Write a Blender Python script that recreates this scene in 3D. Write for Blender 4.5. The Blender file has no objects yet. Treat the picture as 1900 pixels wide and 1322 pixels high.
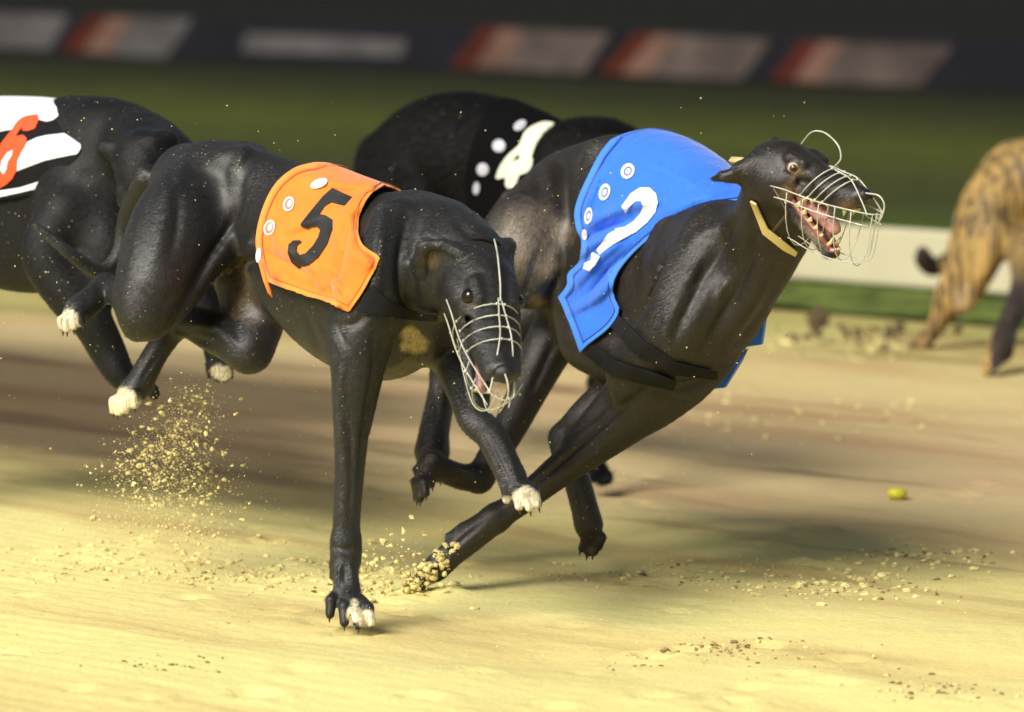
import bpy, math, random
import numpy as np
from mathutils import Matrix, Vector
random.seed(7)
RS = np.random.RandomState(11)
scene = bpy.context.scene
C = scene.collection
# ------------------------------------------------------------------ camera
F = 8890.0            # focal length in photograph pixels (1900 wide)
CAMH = 1.1
HORIZON = -217.0
PITCH = math.atan((661 - HORIZON) / F)
cam_d = bpy.data.cameras.new("camera")
cam = bpy.data.objects.new("camera", cam_d); C.objects.link(cam)
cam.location = (0, 0, CAMH)
cam.rotation_euler = (math.pi / 2 - PITCH, 0, 0)
cam_d.sensor_width = 36.0
cam_d.lens = 36.0 * F / 1900.0
cam_d.clip_start = 0.1
cam_d.clip_end = 3000
cam_d.dof.use_dof = True
cam_d.dof.focus_distance = 7.2
cam_d.dof.aperture_fstop = 4.2
scene.camera = cam
# ------------------------------------------------------------------ light: floodlit night, banks of lamps up on the left
SUN_EL, SUN_DIR = math.radians(40), Vector((-0.52, -0.62, 0))
world = bpy.data.worlds.new("World"); scene.world = world
world.use_nodes = True
wn = world.node_tree
sky = wn.nodes.new("ShaderNodeTexSky"); sky.sky_type = 'NISHITA'; sky.sun_disc = False
sky.sun_elevation = SUN_EL
sky.sun_rotation = math.atan2(SUN_DIR.x, SUN_DIR.y)
bg = wn.nodes["Background"]; bg.inputs[1].default_value = 0.088
tint = wn.nodes.new('ShaderNodeMix'); tint.data_type = 'RGBA'; tint.blend_type = 'MULTIPLY'; tint.inputs[0].default_value = 1
tint.inputs[7].default_value = (1.25, .98, .72, 1)       # glow of the floodlights on the night air: warmer than a day sky
wn.links.new(sky.outputs[0], tint.inputs[6]); wn.links.new(tint.outputs[2], bg.inputs[0])
sun_d = bpy.data.lights.new("sun", 'SUN'); sun_d.energy = 4.6; sun_d.angle = math.radians(31)
sun_d.color = (1.0, 0.97, 0.88)
sun = bpy.data.objects.new("sun", sun_d); C.objects.link(sun)
sd = SUN_DIR.normalized() * math.cos(SUN_EL) + Vector((0, 0, math.sin(SUN_EL)))
sun.rotation_euler = (-sd).to_track_quat('-Z', 'Y').to_euler()
vs = scene.view_settings
vs.view_transform = 'Standard'; vs.look = 'None'; vs.gamma = 1.0; vs.exposure = 0.25
vs.use_curve_mapping = False
scene.cycles.use_denoising = True
scene.cycles.max_bounces = 6

# ------------------------------------------------------------------ measuring: photograph pixel + distance -> place in the world
cP, sP = math.cos(PITCH), math.sin(PITCH)
def raydir(px, py):
    u = (px - 950) / F; v = -(py - 661) / F
    return np.array([u, cP + v * sP, -sP + v * cP])
DY = 0.0               # depth offset of the animal being modelled
def P(px, py, Y):
    Y = Y + DY
    d = raydir(px, py)
    return np.array([0, 0, CAMH]) + d * (Y / d[1])
def Pn(px, py, n, N=(0.6919, 0.7220)):
    d = raydir(px, py)
    return np.array([0, 0, CAMH]) + d * (n / (d[0] * N[0] + d[1] * N[1]))
def Pg(px, py, z=0.0):
    d = raydir(px, py)
    return np.array([0, 0, CAMH]) + d * ((z - CAMH) / d[2])
def project(X):
    X = np.asarray(X, float)
    y = X[:, 1]; z = X[:, 2] - CAMH
    depth = y * cP - z * sP
    up = y * sP + z * cP
    return np.stack([950 + F * X[:, 0] / depth, 661 - F * up / depth], 1)
def M(rpx, Y): return rpx * (Y + DY) / F

# ------------------------------------------------------------------ naming helpers
def setp(o, label=None, cat=None, group=None, kind=None):
    if label: o['label'] = label
    if cat: o['category'] = cat
    if group: o['group'] = group
    if kind: o['kind'] = kind
    return o
def empty(name, loc, **k):
    o = bpy.data.objects.new(name, None); C.objects.link(o)
    o.location = tuple(loc); o.empty_display_size = 0.1
    return setp(o, **k)
def mesh_obj(name, V, faces, mat, parent=None, smooth=True, **k):
    V = np.asarray(V, float)
    org = np.zeros(3)
    p = parent
    while p is not None:
        org += np.array(p.location); p = p.parent
    me = bpy.data.meshes.new(name)
    me.from_pydata([tuple(v) for v in (V - org)], [], [tuple(int(i) for i in f) for f in faces])
    me.update()
    if smooth: me.polygons.foreach_set('use_smooth', [True] * len(me.polygons))
    for m in (mat if isinstance(mat, (list, tuple)) else [mat]): me.materials.append(m)
    o = bpy.data.objects.new(name, me); C.objects.link(o)
    if parent is not None: o.parent = parent
    return setp(o, **k)
def set_col(o, name, col):
    a = o.data.attributes.new(name, 'FLOAT_COLOR', 'POINT')
    c = np.ones((len(col), 4), np.float32); c[:, :3] = col
    a.data.foreach_set('color', c.ravel())

# ------------------------------------------------------------------ mesh bits
def tube(pts, r, n=8, closed=False):
    """tube through points; r scalar or list"""
    pts = np.asarray(pts, float); m = len(pts)
    rr = np.full(m, r) if np.isscalar(r) else np.asarray(r)
    V = []; Fc = []
    prev = None
    for i in range(m):
        if closed: t = pts[(i + 1) % m] - pts[i - 1]
        else: t = pts[min(i + 1, m - 1)] - pts[max(i - 1, 0)]
        t = t / (np.linalg.norm(t) + 1e-12)
        if prev is None:
            a = np.array([0, 0, 1.0]) if abs(t[2]) < .9 else np.array([1.0, 0, 0])
            u = np.cross(t, a)
        else: u = prev - t * np.dot(prev, t)
        u /= (np.linalg.norm(u) + 1e-12); prev = u
        w = np.cross(t, u)
        for k in range(n):
            a = 2 * math.pi * k / n
            V.append(pts[i] + rr[i] * (math.cos(a) * u + math.sin(a) * w))
    seg = m if closed else m - 1
    for i in range(seg):
        j = (i + 1) % m
        for k in range(n):
            Fc.append((i * n + k, i * n + (k + 1) % n, j * n + (k + 1) % n, j * n + k))
    if not closed:
        Fc.append(tuple(range(n - 1, -1, -1))); Fc.append(tuple((m - 1) * n + k for k in range(n)))
    return np.array(V), Fc
def spline(pts, n=8, closed=False):
    pts = np.asarray(pts, float); m = len(pts); out = []
    rng = range(m if closed else m - 1)
    for i in rng:
        if closed: p0, p1, p2, p3 = pts[i - 1], pts[i], pts[(i + 1) % m], pts[(i + 2) % m]
        else:
            p1, p2 = pts[i], pts[i + 1]
            p0 = pts[i - 1] if i else 2 * p1 - p2
            p3 = pts[i + 2] if i + 2 < m else 2 * p2 - p1
        for k in range(n):
            t = k / n
            out.append(0.5 * (2 * p1 + (p2 - p0) * t + (2 * p0 - 5 * p1 + 4 * p2 - p3) * t * t + (3 * p1 - p0 - 3 * p2 + p3) * t ** 3))
    if not closed: out.append(pts[-1])
    return np.array(out)
class MB:
    def __init__(s): s.V = []; s.F = []; s.n = 0
    def add(s, V, Fc):
        V = np.asarray(V); s.V.append(V)
        s.F += [tuple(i + s.n for i in f) for f in Fc]; s.n += len(V); return s
    def tube(s, pts, r, n=6, closed=False): return s.add(*tube(pts, r, n, closed))
    def ball(s, c, r, seg=10, rings=7, B=None):
        r = np.array([r] * 3 if np.isscalar(r) else r, float); V = []; Fc = []
        for i in range(rings + 1):
            th = math.pi * i / rings
            for j in range(seg):
                a = 2 * math.pi * j / seg
                V.append((math.sin(th) * math.cos(a) * r[0], math.sin(th) * math.sin(a) * r[1], math.cos(th) * r[2]))
        V = np.array(V)
        if B is not None: V = V @ np.asarray(B)
        for i in range(rings):
            for j in range(seg):
                Fc.append((i * seg + j, (i + 1) * seg + j, (i + 1) * seg + (j + 1) % seg, i * seg + (j + 1) % seg))
        return s.add(V + np.asarray(c), Fc)
    def box(s, c, h, B=np.eye(3)):
        V = []
        for x in (-1, 1):
            for y in (-1, 1):
                for z in (-1, 1): V.append(np.asarray(c) + np.array([x * h[0], y * h[1], z * h[2]]) @ np.asarray(B))
        return s.add(V, [(0, 1, 3, 2), (4, 6, 7, 5), (0, 4, 5, 1), (2, 3, 7, 6), (0, 2, 6, 4), (1, 5, 7, 3)])
    def clod(s, c, r, sq=0.7):
        V = []; Fc = []
        ico = [(-1, G, 0), (1, G, 0), (-1, -G, 0), (1, -G, 0), (0, -1, G), (0, 1, G), (0, -1, -G), (0, 1, -G), (G, 0, -1), (G, 0, 1), (-G, 0, -1), (-G, 0, 1)]
        V = np.array(ico) / 1.9
        V = V * RS.uniform(.55, 1.25, (12, 1)) * r * RS.uniform(.7, 1.3, (1, 3))
        a = RS.uniform(0, 6.28); R = np.array([[math.cos(a), -math.sin(a), 0], [math.sin(a), math.cos(a), 0], [0, 0, sq]])
        return s.add(V @ R + np.asarray(c), ICOF)
    def build(s, name, mat, parent=None, **k):
        return mesh_obj(name, np.concatenate(s.V), s.F, mat, parent, **k)
G = 1.618
ICOF = [(0, 11, 5), (0, 5, 1), (0, 1, 7), (0, 7, 10), (0, 10, 11), (1, 5, 9), (5, 11, 4), (11, 10, 2), (10, 7, 6), (7, 1, 8), (3, 9, 4), (3, 4, 2), (3, 2, 6), (3, 6, 8), (3, 8, 9), (4, 9, 5), (2, 4, 11), (6, 2, 10), (8, 6, 7), (9, 8, 1)]

# ------------------------------------------------------------------ implicit modelling: one smooth continuous body
class Field:
    def __init__(s): s.p = []
    def cone(s, a, ra, b, rb, k=.02, ax=None, q=1.0, sub=False, reach=.04):
        s.p.append(('c', np.asarray(a, float), ra, np.asarray(b, float), rb, k, None if ax is None else np.asarray(ax, float), q, sub, reach))
    def chain(s, nodes, k=.02, ax=None, q=1.0):
        """nodes: (px,py,Y,rpx)"""
        w = np.array([[*P(*n[:3]), M(n[3], n[2])] for n in nodes])
        s.wchain(w, k, ax, q)
    def wchain(s, w, k=.02, ax=None, q=1.0, reach=.04):
        """world-space chain (x,y,z,r): one limb, smooth taper, no bulges at its nodes"""
        w = np.asarray(w, float)
        if len(w) > 2: w = spline(w, 6)
        s.p.append(('h', w, k, None if ax is None else np.asarray(ax, float), q, reach))
    def ell(s, c, r, B=np.eye(3), k=.02, sub=False, reach=.04):
        s.p.append(('e', np.asarray(c, float), np.asarray(r, float), np.asarray(B, float), k, sub, reach))
    def pell(s, px, py, Y, rx, ry, rz, B=np.eye(3), k=.03):
        s.ell(P(px, py, Y), (M(rx, Y), M(ry, Y), M(rz, Y)), B, k)
    @staticmethod
    def one(p, X):
        if p[0] == 'h':
            _, w, k, ax, q, reach = p
            out = None
            for a, b in zip(w[:-1], w[1:]):
                d = Field.one(('c', a[:3], a[3], b[:3], b[3], k, ax, q, False, reach), X)
                out = d if out is None else np.minimum(out, d)
            return out
        if p[0] == 'c':
            _, a, ra, b, rb, k, ax, q, sub, reach = p
            ab = b - a; L = (ab @ ab) + 1e-12
            pa = X - a
            h = np.clip(pa @ ab / L, 0, 1)[..., None]
            r = (ra + (rb - ra) * h[..., 0])
            d = pa - h * ab
            if ax is not None:
                comp = (d @ ax)[..., None] * ax
                d = d - comp + comp / q
                return (np.sqrt((d * d).sum(-1)) - r) * min(1, q)
            return np.sqrt((d * d).sum(-1)) - r
        _, c, r, B, k, sub, reach = p
        l = (X - c) @ B.T
        k0 = np.sqrt(((l / r) ** 2).sum(-1)); k1 = np.sqrt(((l / (r * r)) ** 2).sum(-1)) + 1e-9
        return k0 * (k0 - 1) / k1
    @staticmethod
    def bounds(p):
        if p[0] == 'h':
            w = p[1]; m = w[:, 3].max() + p[2] + p[5]
            return w[:, :3].min(0) - m, w[:, :3].max(0) + m
        if p[0] == 'c':
            m = max(p[2], p[4]) * max(1, p[7]) + p[5] + p[9]
            return np.minimum(p[1], p[3]) - m, np.maximum(p[1], p[3]) + m
        m = max(p[2]) + p[4] + p[6]
        return p[1] - m, p[1] + m
    def grid(s, h, lo=None, hi=None):
        bs = [s.bounds(p) for p in s.p]
        if lo is None: lo = np.min([b[0] for b in bs], 0); hi = np.max([b[1] for b in bs], 0)
        lo = np.asarray(lo, float); hi = np.asarray(hi, float)
        n = np.ceil((hi - lo) / h).astype(int) + 1
        g = np.full(n, 0.1, np.float32)
        for p, (a, b) in zip(s.p, bs):
            i0 = np.clip(np.floor((a - lo) / h).astype(int), 0, n); i1 = np.clip(np.ceil((b - lo) / h).astype(int) + 1, 0, n)
            if (i1 <= i0).any(): continue
            if p[0] == 'h':
                _, w, kk, axq, q, reach = p
                d = np.full(i1 - i0, 0.1, np.float32)
                for A_, B_ in zip(w[:-1], w[1:]):
                    m = max(A_[3], B_[3]) + kk + reach
                    j0 = np.clip(np.floor((np.minimum(A_[:3], B_[:3]) - m - lo) / h).astype(int), i0, i1); j1 = np.clip(np.ceil((np.maximum(A_[:3], B_[:3]) + m - lo) / h).astype(int) + 1, i0, i1)
                    if (j1 <= j0).any(): continue
                    X = np.stack(np.meshgrid(*[lo[e] + h * np.arange(j0[e], j1[e]) for e in range(3)], indexing='ij'), -1)
                    sl = tuple(slice(j0[e] - i0[e], j1[e] - i0[e]) for e in range(3))
                    d[sl] = np.minimum(d[sl], s.one(('c', A_[:3], A_[3], B_[:3], B_[3], kk, axq, q, False, reach), X))
            else:
                ax = [lo[d] + h * np.arange(i0[d], i1[d]) for d in range(3)]
                X = np.stack(np.meshgrid(*ax, indexing='ij'), -1)
                d = s.one(p, X).astype(np.float32)
            sl = tuple(slice(i0[d_], i1[d_]) for d_ in range(3))
            k = {'c': 5, 'e': 4, 'h': 2}[p[0]]; k = p[k]; sub = {'c': 8, 'e': 5}.get(p[0]); sub = False if sub is None else p[sub]
            g[sl] = smin(g[sl], d, k) if not sub else -smin(-g[sl], d, k)
        return g, lo
def smin(a, b, k):
    h = np.clip(.5 + .5 * (b - a) / k, 0, 1)
    return b + (a - b) * h - k * h * (1 - h)
def nets(g, lo, h):
    """naive surface nets on grid g (inside < 0)"""
    s = g < 0
    nx, ny, nz = g.shape
    cnt = np.zeros((nx - 1, ny - 1, nz - 1), np.int8)
    for i in (0, 1):
        for j in (0, 1):
            for k in (0, 1): cnt += s[i:nx - 1 + i, j:ny - 1 + j, k:nz - 1 + k]
    act = (cnt > 0) & (cnt < 8)
    idx = np.argwhere(act)
    cid = np.full(act.shape, -1, np.int64); cid[act] = np.arange(len(idx))
    acc = np.zeros((len(idx), 3)); w = np.zeros(len(idx))
    for ax in range(3):
        o1, o2 = [d for d in range(3) if d != ax]
        for u in (0, 1):
            for v in (0, 1):
                off = np.zeros(3, int); off[o1] = u; off[o2] = v
                a = idx + off; b = a.copy(); b[:, ax] += 1
                ga = g[a[:, 0], a[:, 1], a[:, 2]]; gb = g[b[:, 0], b[:, 1], b[:, 2]]
                m = (ga < 0) != (gb < 0)
                t = np.where(m, ga / np.where(m, ga - gb, 1), 0)
                pt = np.tile(off.astype(float), (len(idx), 1)); pt[:, ax] += t
                acc[m] += pt[m]; w[m] += 1
    V = lo + h * (idx + acc / w[:, None])
    Q = []
    for ax in range(3):
        o1, o2 = [d for d in range(3) if d != ax]
        sl0 = [slice(1, -1)] * 3; sl0[ax] = slice(0, -1)
        sl1 = list(sl0); sl1[ax] = slice(1, None)
        a = s[tuple(sl0)]; b = s[tuple(sl1)]
        e = np.argwhere(a != b)
        off = np.array([1, 1, 1]); off[ax] = 0
        e = e + off
        ins = s[e[:, 0], e[:, 1], e[:, 2]]
        q = []
        for (u, v) in ((0, 0), (1, 0), (1, 1), (0, 1)):
            c = e.copy(); c[:, o1] -= u; c[:, o2] -= v
            q.append(cid[c[:, 0], c[:, 1], c[:, 2]])
        q = np.stack(q, 1)
        flip = ins if ax != 1 else ~ins
        q[~flip] = q[~flip][:, ::-1]
        Q.append(q)
    Q = np.concatenate(Q)
    Q = Q[(Q >= 0).all(1)]
    return V, Q
def polish(V, Q, it=2, lam=.5):
    """light smoothing that keeps volume"""
    e = np.concatenate([Q[:, [0, 1]], Q[:, [1, 2]], Q[:, [2, 3]], Q[:, [3, 0]]])
    deg = np.bincount(e.ravel(), minlength=len(V)).astype(float)[:, None]
    for i in range(it):
        for l in (lam, -lam * 1.02):
            S = np.zeros_like(V)
            for d in range(3):
                S[:, d] = np.bincount(e[:, 0], V[e[:, 1], d], len(V)) + np.bincount(e[:, 1], V[e[:, 0], d], len(V))
            V = V + l * (S / deg - V)
    return V
def poly_sd(poly, X):
    """signed distance in 2D, inside > 0"""
    poly = np.asarray(poly, float); n = len(poly)
    d = np.full(len(X), 1e18); ins = np.zeros(len(X), bool)
    for i in range(n):
        a = poly[i]; b = poly[(i + 1) % n]; e = b - a
        w = X - a
        t = np.clip((w @ e) / ((e @ e) + 1e-12), 0, 1)[:, None]
        d = np.minimum(d, ((w - e * t) ** 2).sum(1))
        c = ((a[1] <= X[:, 1]) != (b[1] <= X[:, 1]))
        xi = a[0] + (X[:, 1] - a[1]) * e[0] / (e[1] if abs(e[1]) > 1e-12 else 1e-12)
        ins ^= c & (X[:, 0] < xi)
    return np.where(ins, 1, -1) * np.sqrt(d)
def subdiv(V, T):
    e = np.sort(np.concatenate([T[:, [0, 1]], T[:, [1, 2]], T[:, [2, 0]]]), 1)
    u, inv = np.unique(e, axis=0, return_inverse=True); inv = inv.ravel()
    n = len(T); m = len(V)
    mid = (V[u[:, 0]] + V[u[:, 1]]) / 2
    a, b, c = inv[:n] + m, inv[n:2 * n] + m, inv[2 * n:] + m
    T2 = np.concatenate([np.stack([T[:, 0], a, c], 1), np.stack([T[:, 1], b, a], 1), np.stack([T[:, 2], c, b], 1), np.stack([a, b, c], 1)])
    return np.concatenate([V, mid]), T2
def clip(V, T, g):
    """keep g>0"""
    s = g > 0
    c = s[T].sum(1)
    keep = T[c == 3]; mix = T[(c == 1) | (c == 2)]
    newV = []; cache = {}; out = []
    nV = len(V)
    def cut(a, b):
        key = (a, b) if a < b else (b, a)
        if key not in cache:
            t = g[a] / (g[a] - g[b])
            t = min(max(t, 0.02), 0.98)
            cache[key] = nV + len(newV); newV.append(V[a] + (V[b] - V[a]) * t)
        return cache[key]
    for t in mix:
        t = [int(i) for i in t]
        k = [bool(s[i]) for i in t]
        if sum(k) == 1:
            i = k.index(True); a, b, c_ = t[i], t[(i + 1) % 3], t[(i + 2) % 3]
            out.append((a, cut(a, b), cut(a, c_)))
        else:
            i = k.index(False); a, b, c_ = t[i], t[(i + 1) % 3], t[(i + 2) % 3]
            p, q = cut(a, b), cut(a, c_)
            out.append((p, b, c_)); out.append((p, c_, q))
    VV = np.concatenate([V, np.array(newV)]) if newV else V
    TT = np.concatenate([keep, np.array(out, int)]) if out else keep
    used = np.unique(TT); rm = np.full(len(VV), -1); rm[used] = np.arange(len(used))
    return VV[used], rm[TT]

# ------------------------------------------------------------------ materials
def newmat(name):
    m = bpy.data.materials.new(name); m.use_nodes = True
    nt = m.node_tree; b = nt.nodes['Principled BSDF']
    return m, nt, b
def N(nt, t, **k):
    n = nt.nodes.new(t)
    for a, v in k.items():
        if a.startswith('i_'): n.inputs[a[2:].replace('_', ' ')].default_value = v
        else: setattr(n, a, v)
    return n
def ramp(nt, src, stops, interp='LINEAR'):
    r = nt.nodes.new('ShaderNodeValToRGB'); r.color_ramp.interpolation = interp
    el = r.color_ramp.elements
    while len(el) < len(stops): el.new(0.5)
    for e, (p, c) in zip(el, stops):
        e.position = p; e.color = (*c, 1) if len(c) == 3 else c
    if src is not None: nt.links.new(src, r.inputs[0])
    return r
def simple(name, col, rough=.5, metal=0, noise=0.12, nscale=40, bump=0.0, bscale=200, spec=.5):
    m, nt, b = newmat(name)
    tc = N(nt, 'ShaderNodeTexCoord')
    n = N(nt, 'ShaderNodeTexNoise', i_Scale=nscale, i_Detail=6.0)
    nt.links.new(tc.outputs['Object'], n.inputs['Vector'])
    c1 = tuple(max(0, c * (1 - noise * 2)) for c in col); c2 = tuple(min(1, c * (1 + noise * 1.5)) for c in col)
    r = ramp(nt, n.outputs[0], [(.3, c1), (.7, c2)])
    nt.links.new(r.outputs[0], b.inputs['Base Color'])
    b.inputs['Roughness'].default_value = rough; b.inputs['Metallic'].default_value = metal
    b.inputs['Specular IOR Level'].default_value = spec
    if bump:
        n2 = N(nt, 'ShaderNodeTexNoise', i_Scale=bscale, i_Detail=4.0)
        nt.links.new(tc.outputs['Object'], n2.inputs['Vector'])
        bp = N(nt, 'ShaderNodeBump', i_Strength=bump, i_Distance=0.002)
        nt.links.new(n2.outputs[0], bp.inputs['Height']); nt.links.new(bp.outputs[0], b.inputs['Normal'])
    return m
def coat_mat(name, rough=.42, spec=.5, sheen=.35, sheen_tint=(.5, .5, .55), stripes=None, dust=(.42, .36, .2), fur_rot=(0, 0.9, 0.7)):
    """short greyhound coat: colour read from the painted coat patches, fine hair lie in the bump, specks of kicked-up sand"""
    m, nt, b = newmat(name); L = nt.links
    at = N(nt, 'ShaderNodeAttribute', attribute_name='coat')
    tc = N(nt, 'ShaderNodeTexCoord')
    n1 = N(nt, 'ShaderNodeTexNoise', i_Scale=9.0, i_Detail=8.0, i_Roughness=.6)
    L.new(tc.outputs['Object'], n1.inputs['Vector'])
    r1 = ramp(nt, n1.outputs[0], [(.3, (.62, .62, .62)), (.7, (1.35, 1.3, 1.25))])
    mp = N(nt, 'ShaderNodeMapping'); mp.inputs['Rotation'].default_value = fur_rot; mp.inputs['Scale'].default_value = (1, 1, .16)
    L.new(tc.outputs['Object'], mp.inputs[0])
    n2 = N(nt, 'ShaderNodeTexNoise', i_Scale=300.0, i_Detail=6.0, i_Roughness=.7)
    L.new(mp.outputs[0], n2.inputs['Vector'])
    r2 = ramp(nt, n2.outputs[0], [(.34, (.35, .35, .35)), (.68, (2.2, 2.1, 2.0))])
    mx = N(nt, 'ShaderNodeMix', data_type='RGBA', blend_type='MULTIPLY'); mx.inputs[0].default_value = 1
    L.new(at.outputs['Color'], mx.inputs[6]); L.new(r1.outputs[0], mx.inputs[7])
    mx2 = N(nt, 'ShaderNodeMix', data_type='RGBA', blend_type='MULTIPLY'); mx2.inputs[0].default_value = .8
    L.new(mx.outputs[2], mx2.inputs[6]); L.new(r2.outputs[0], mx2.inputs[7])
    col = mx2.outputs[2]
    if stripes:
        mp2 = N(nt, 'ShaderNodeMapping'); mp2.inputs['Rotation'].default_value = (0, -.35, 0); mp2.inputs['Scale'].default_value = (1, .7, .09)
        L.new(tc.outputs['Object'], mp2.inputs[0])
        n4 = N(nt, 'ShaderNodeTexNoise', i_Scale=75.0, i_Detail=4.0, i_Distortion=.6); L.new(mp2.outputs[0], n4.inputs['Vector'])
        r4 = ramp(nt, n4.outputs[0], [(.48, (0, 0, 0)), (.56, (.9, .9, .9))])
        mx4 = N(nt, 'ShaderNodeMix', data_type='RGBA'); L.new(r4.outputs[0], mx4.inputs[0]); L.new(col, mx4.inputs[6])
        mx4.inputs[7].default_value = (*stripes, 1)
        sw = N(nt, 'ShaderNodeMix', data_type='RGBA'); L.new(at.outputs['Alpha'], sw.inputs[0]); L.new(col, sw.inputs[6]); L.new(mx4.outputs[2], sw.inputs[7])
        col = sw.outputs[2]
    # sand specks
    vo = N(nt, 'ShaderNodeTexVoronoi', i_Scale=85.0); L.new(tc.outputs['Object'], vo.inputs['Vector'])
    n3 = N(nt, 'ShaderNodeTexNoise', i_Scale=6.0, i_Detail=3.0); L.new(tc.outputs['Object'], n3.inputs['Vector'])
    th = N(nt, 'ShaderNodeMath', operation='MULTIPLY'); L.new(n3.outputs[0], th.inputs[0]); th.inputs[1].default_value = .26
    lt = N(nt, 'ShaderNodeMath', operation='LESS_THAN'); L.new(vo.outputs['Distance'], lt.inputs[0])
    sub = N(nt, 'ShaderNodeMath', operation='SUBTRACT'); L.new(th.outputs[0], sub.inputs[0]); sub.inputs[1].default_value = .062
    L.new(sub.outputs[0], lt.inputs[1])
    mx3 = N(nt, 'ShaderNodeMix', data_type='RGBA'); L.new(lt.outputs[0], mx3.inputs[0]); L.new(col, mx3.inputs[6]); mx3.inputs[7].default_value = (*dust, 1)
    L.new(mx3.outputs[2], b.inputs['Base Color'])
    rr = ramp(nt, n1.outputs[0], [(.3, (rough - .08,) * 3), (.7, (rough + .14,) * 3)])
    L.new(rr.outputs[0], b.inputs['Roughness'])
    b.inputs['Sheen Weight'].default_value = sheen; b.inputs['Sheen Roughness'].default_value = .45
    b.inputs['Sheen Tint'].default_value = (*sheen_tint, 1)
    b.inputs['Specular IOR Level'].default_value = spec
    bp = N(nt, 'ShaderNodeBump', i_Strength=.22, i_Distance=0.0018); L.new(n2.outputs[0], bp.inputs['Height'])
    n5 = N(nt, 'ShaderNodeTexNoise', i_Scale=9.0, i_Detail=3.0); L.new(tc.outputs['Object'], n5.inputs['Vector'])
    bp2 = N(nt, 'ShaderNodeBump', i_Strength=.3, i_Distance=0.02); L.new(n5.outputs[0], bp2.inputs['Height']); L.new(bp.outputs[0], bp2.inputs['Normal'])
    L.new(bp2.outputs[0], b.inputs['Normal'])
    return m
def cloth_mat(name, col, rough=.7, sheen=.3, spec=.5):
    m, nt, b = newmat(name); L = nt.links
    tc = N(nt, 'ShaderNodeTexCoord')
    w = N(nt, 'ShaderNodeTexNoise', i_Scale=1500.0, i_Detail=2.0); L.new(tc.outputs['Object'], w.inputs['Vector'])
    n = N(nt, 'ShaderNodeTexNoise', i_Scale=12.0, i_Detail=6.0); L.new(tc.outputs['Object'], n.inputs['Vector'])
    r = ramp(nt, n.outputs[0], [(.3, tuple(c * .86 for c in col)), (.7, tuple(min(1, c * 1.08) for c in col))])
    L.new(r.outputs[0], b.inputs['Base Color'])
    b.inputs['Roughness'].default_value = rough
    b.inputs['Sheen Weight'].default_value = sheen; b.inputs['Specular IOR Level'].default_value = spec
    bp = N(nt, 'ShaderNodeBump', i_Strength=.25, i_Distance=.0008); L.new(w.outputs[0], bp.inputs['Height'])
    mp = N(nt, 'ShaderNodeMapping'); mp.inputs['Rotation'].default_value = (0, .7, .3); mp.inputs['Scale'].default_value = (1, 1, .3)
    L.new(tc.outputs['Object'], mp.inputs[0])
    n6 = N(nt, 'ShaderNodeTexNoise', i_Scale=30.0, i_Detail=3.0, i_Distortion=.6); L.new(mp.outputs[0], n6.inputs['Vector'])
    bp2 = N(nt, 'ShaderNodeBump', i_Strength=.5, i_Distance=.012); L.new(n6.outputs[0], bp2.inputs['Height']); L.new(bp.outputs[0], bp2.inputs['Normal'])
    L.new(bp2.outputs[0], b.inputs['Normal'])
    return m
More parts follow.
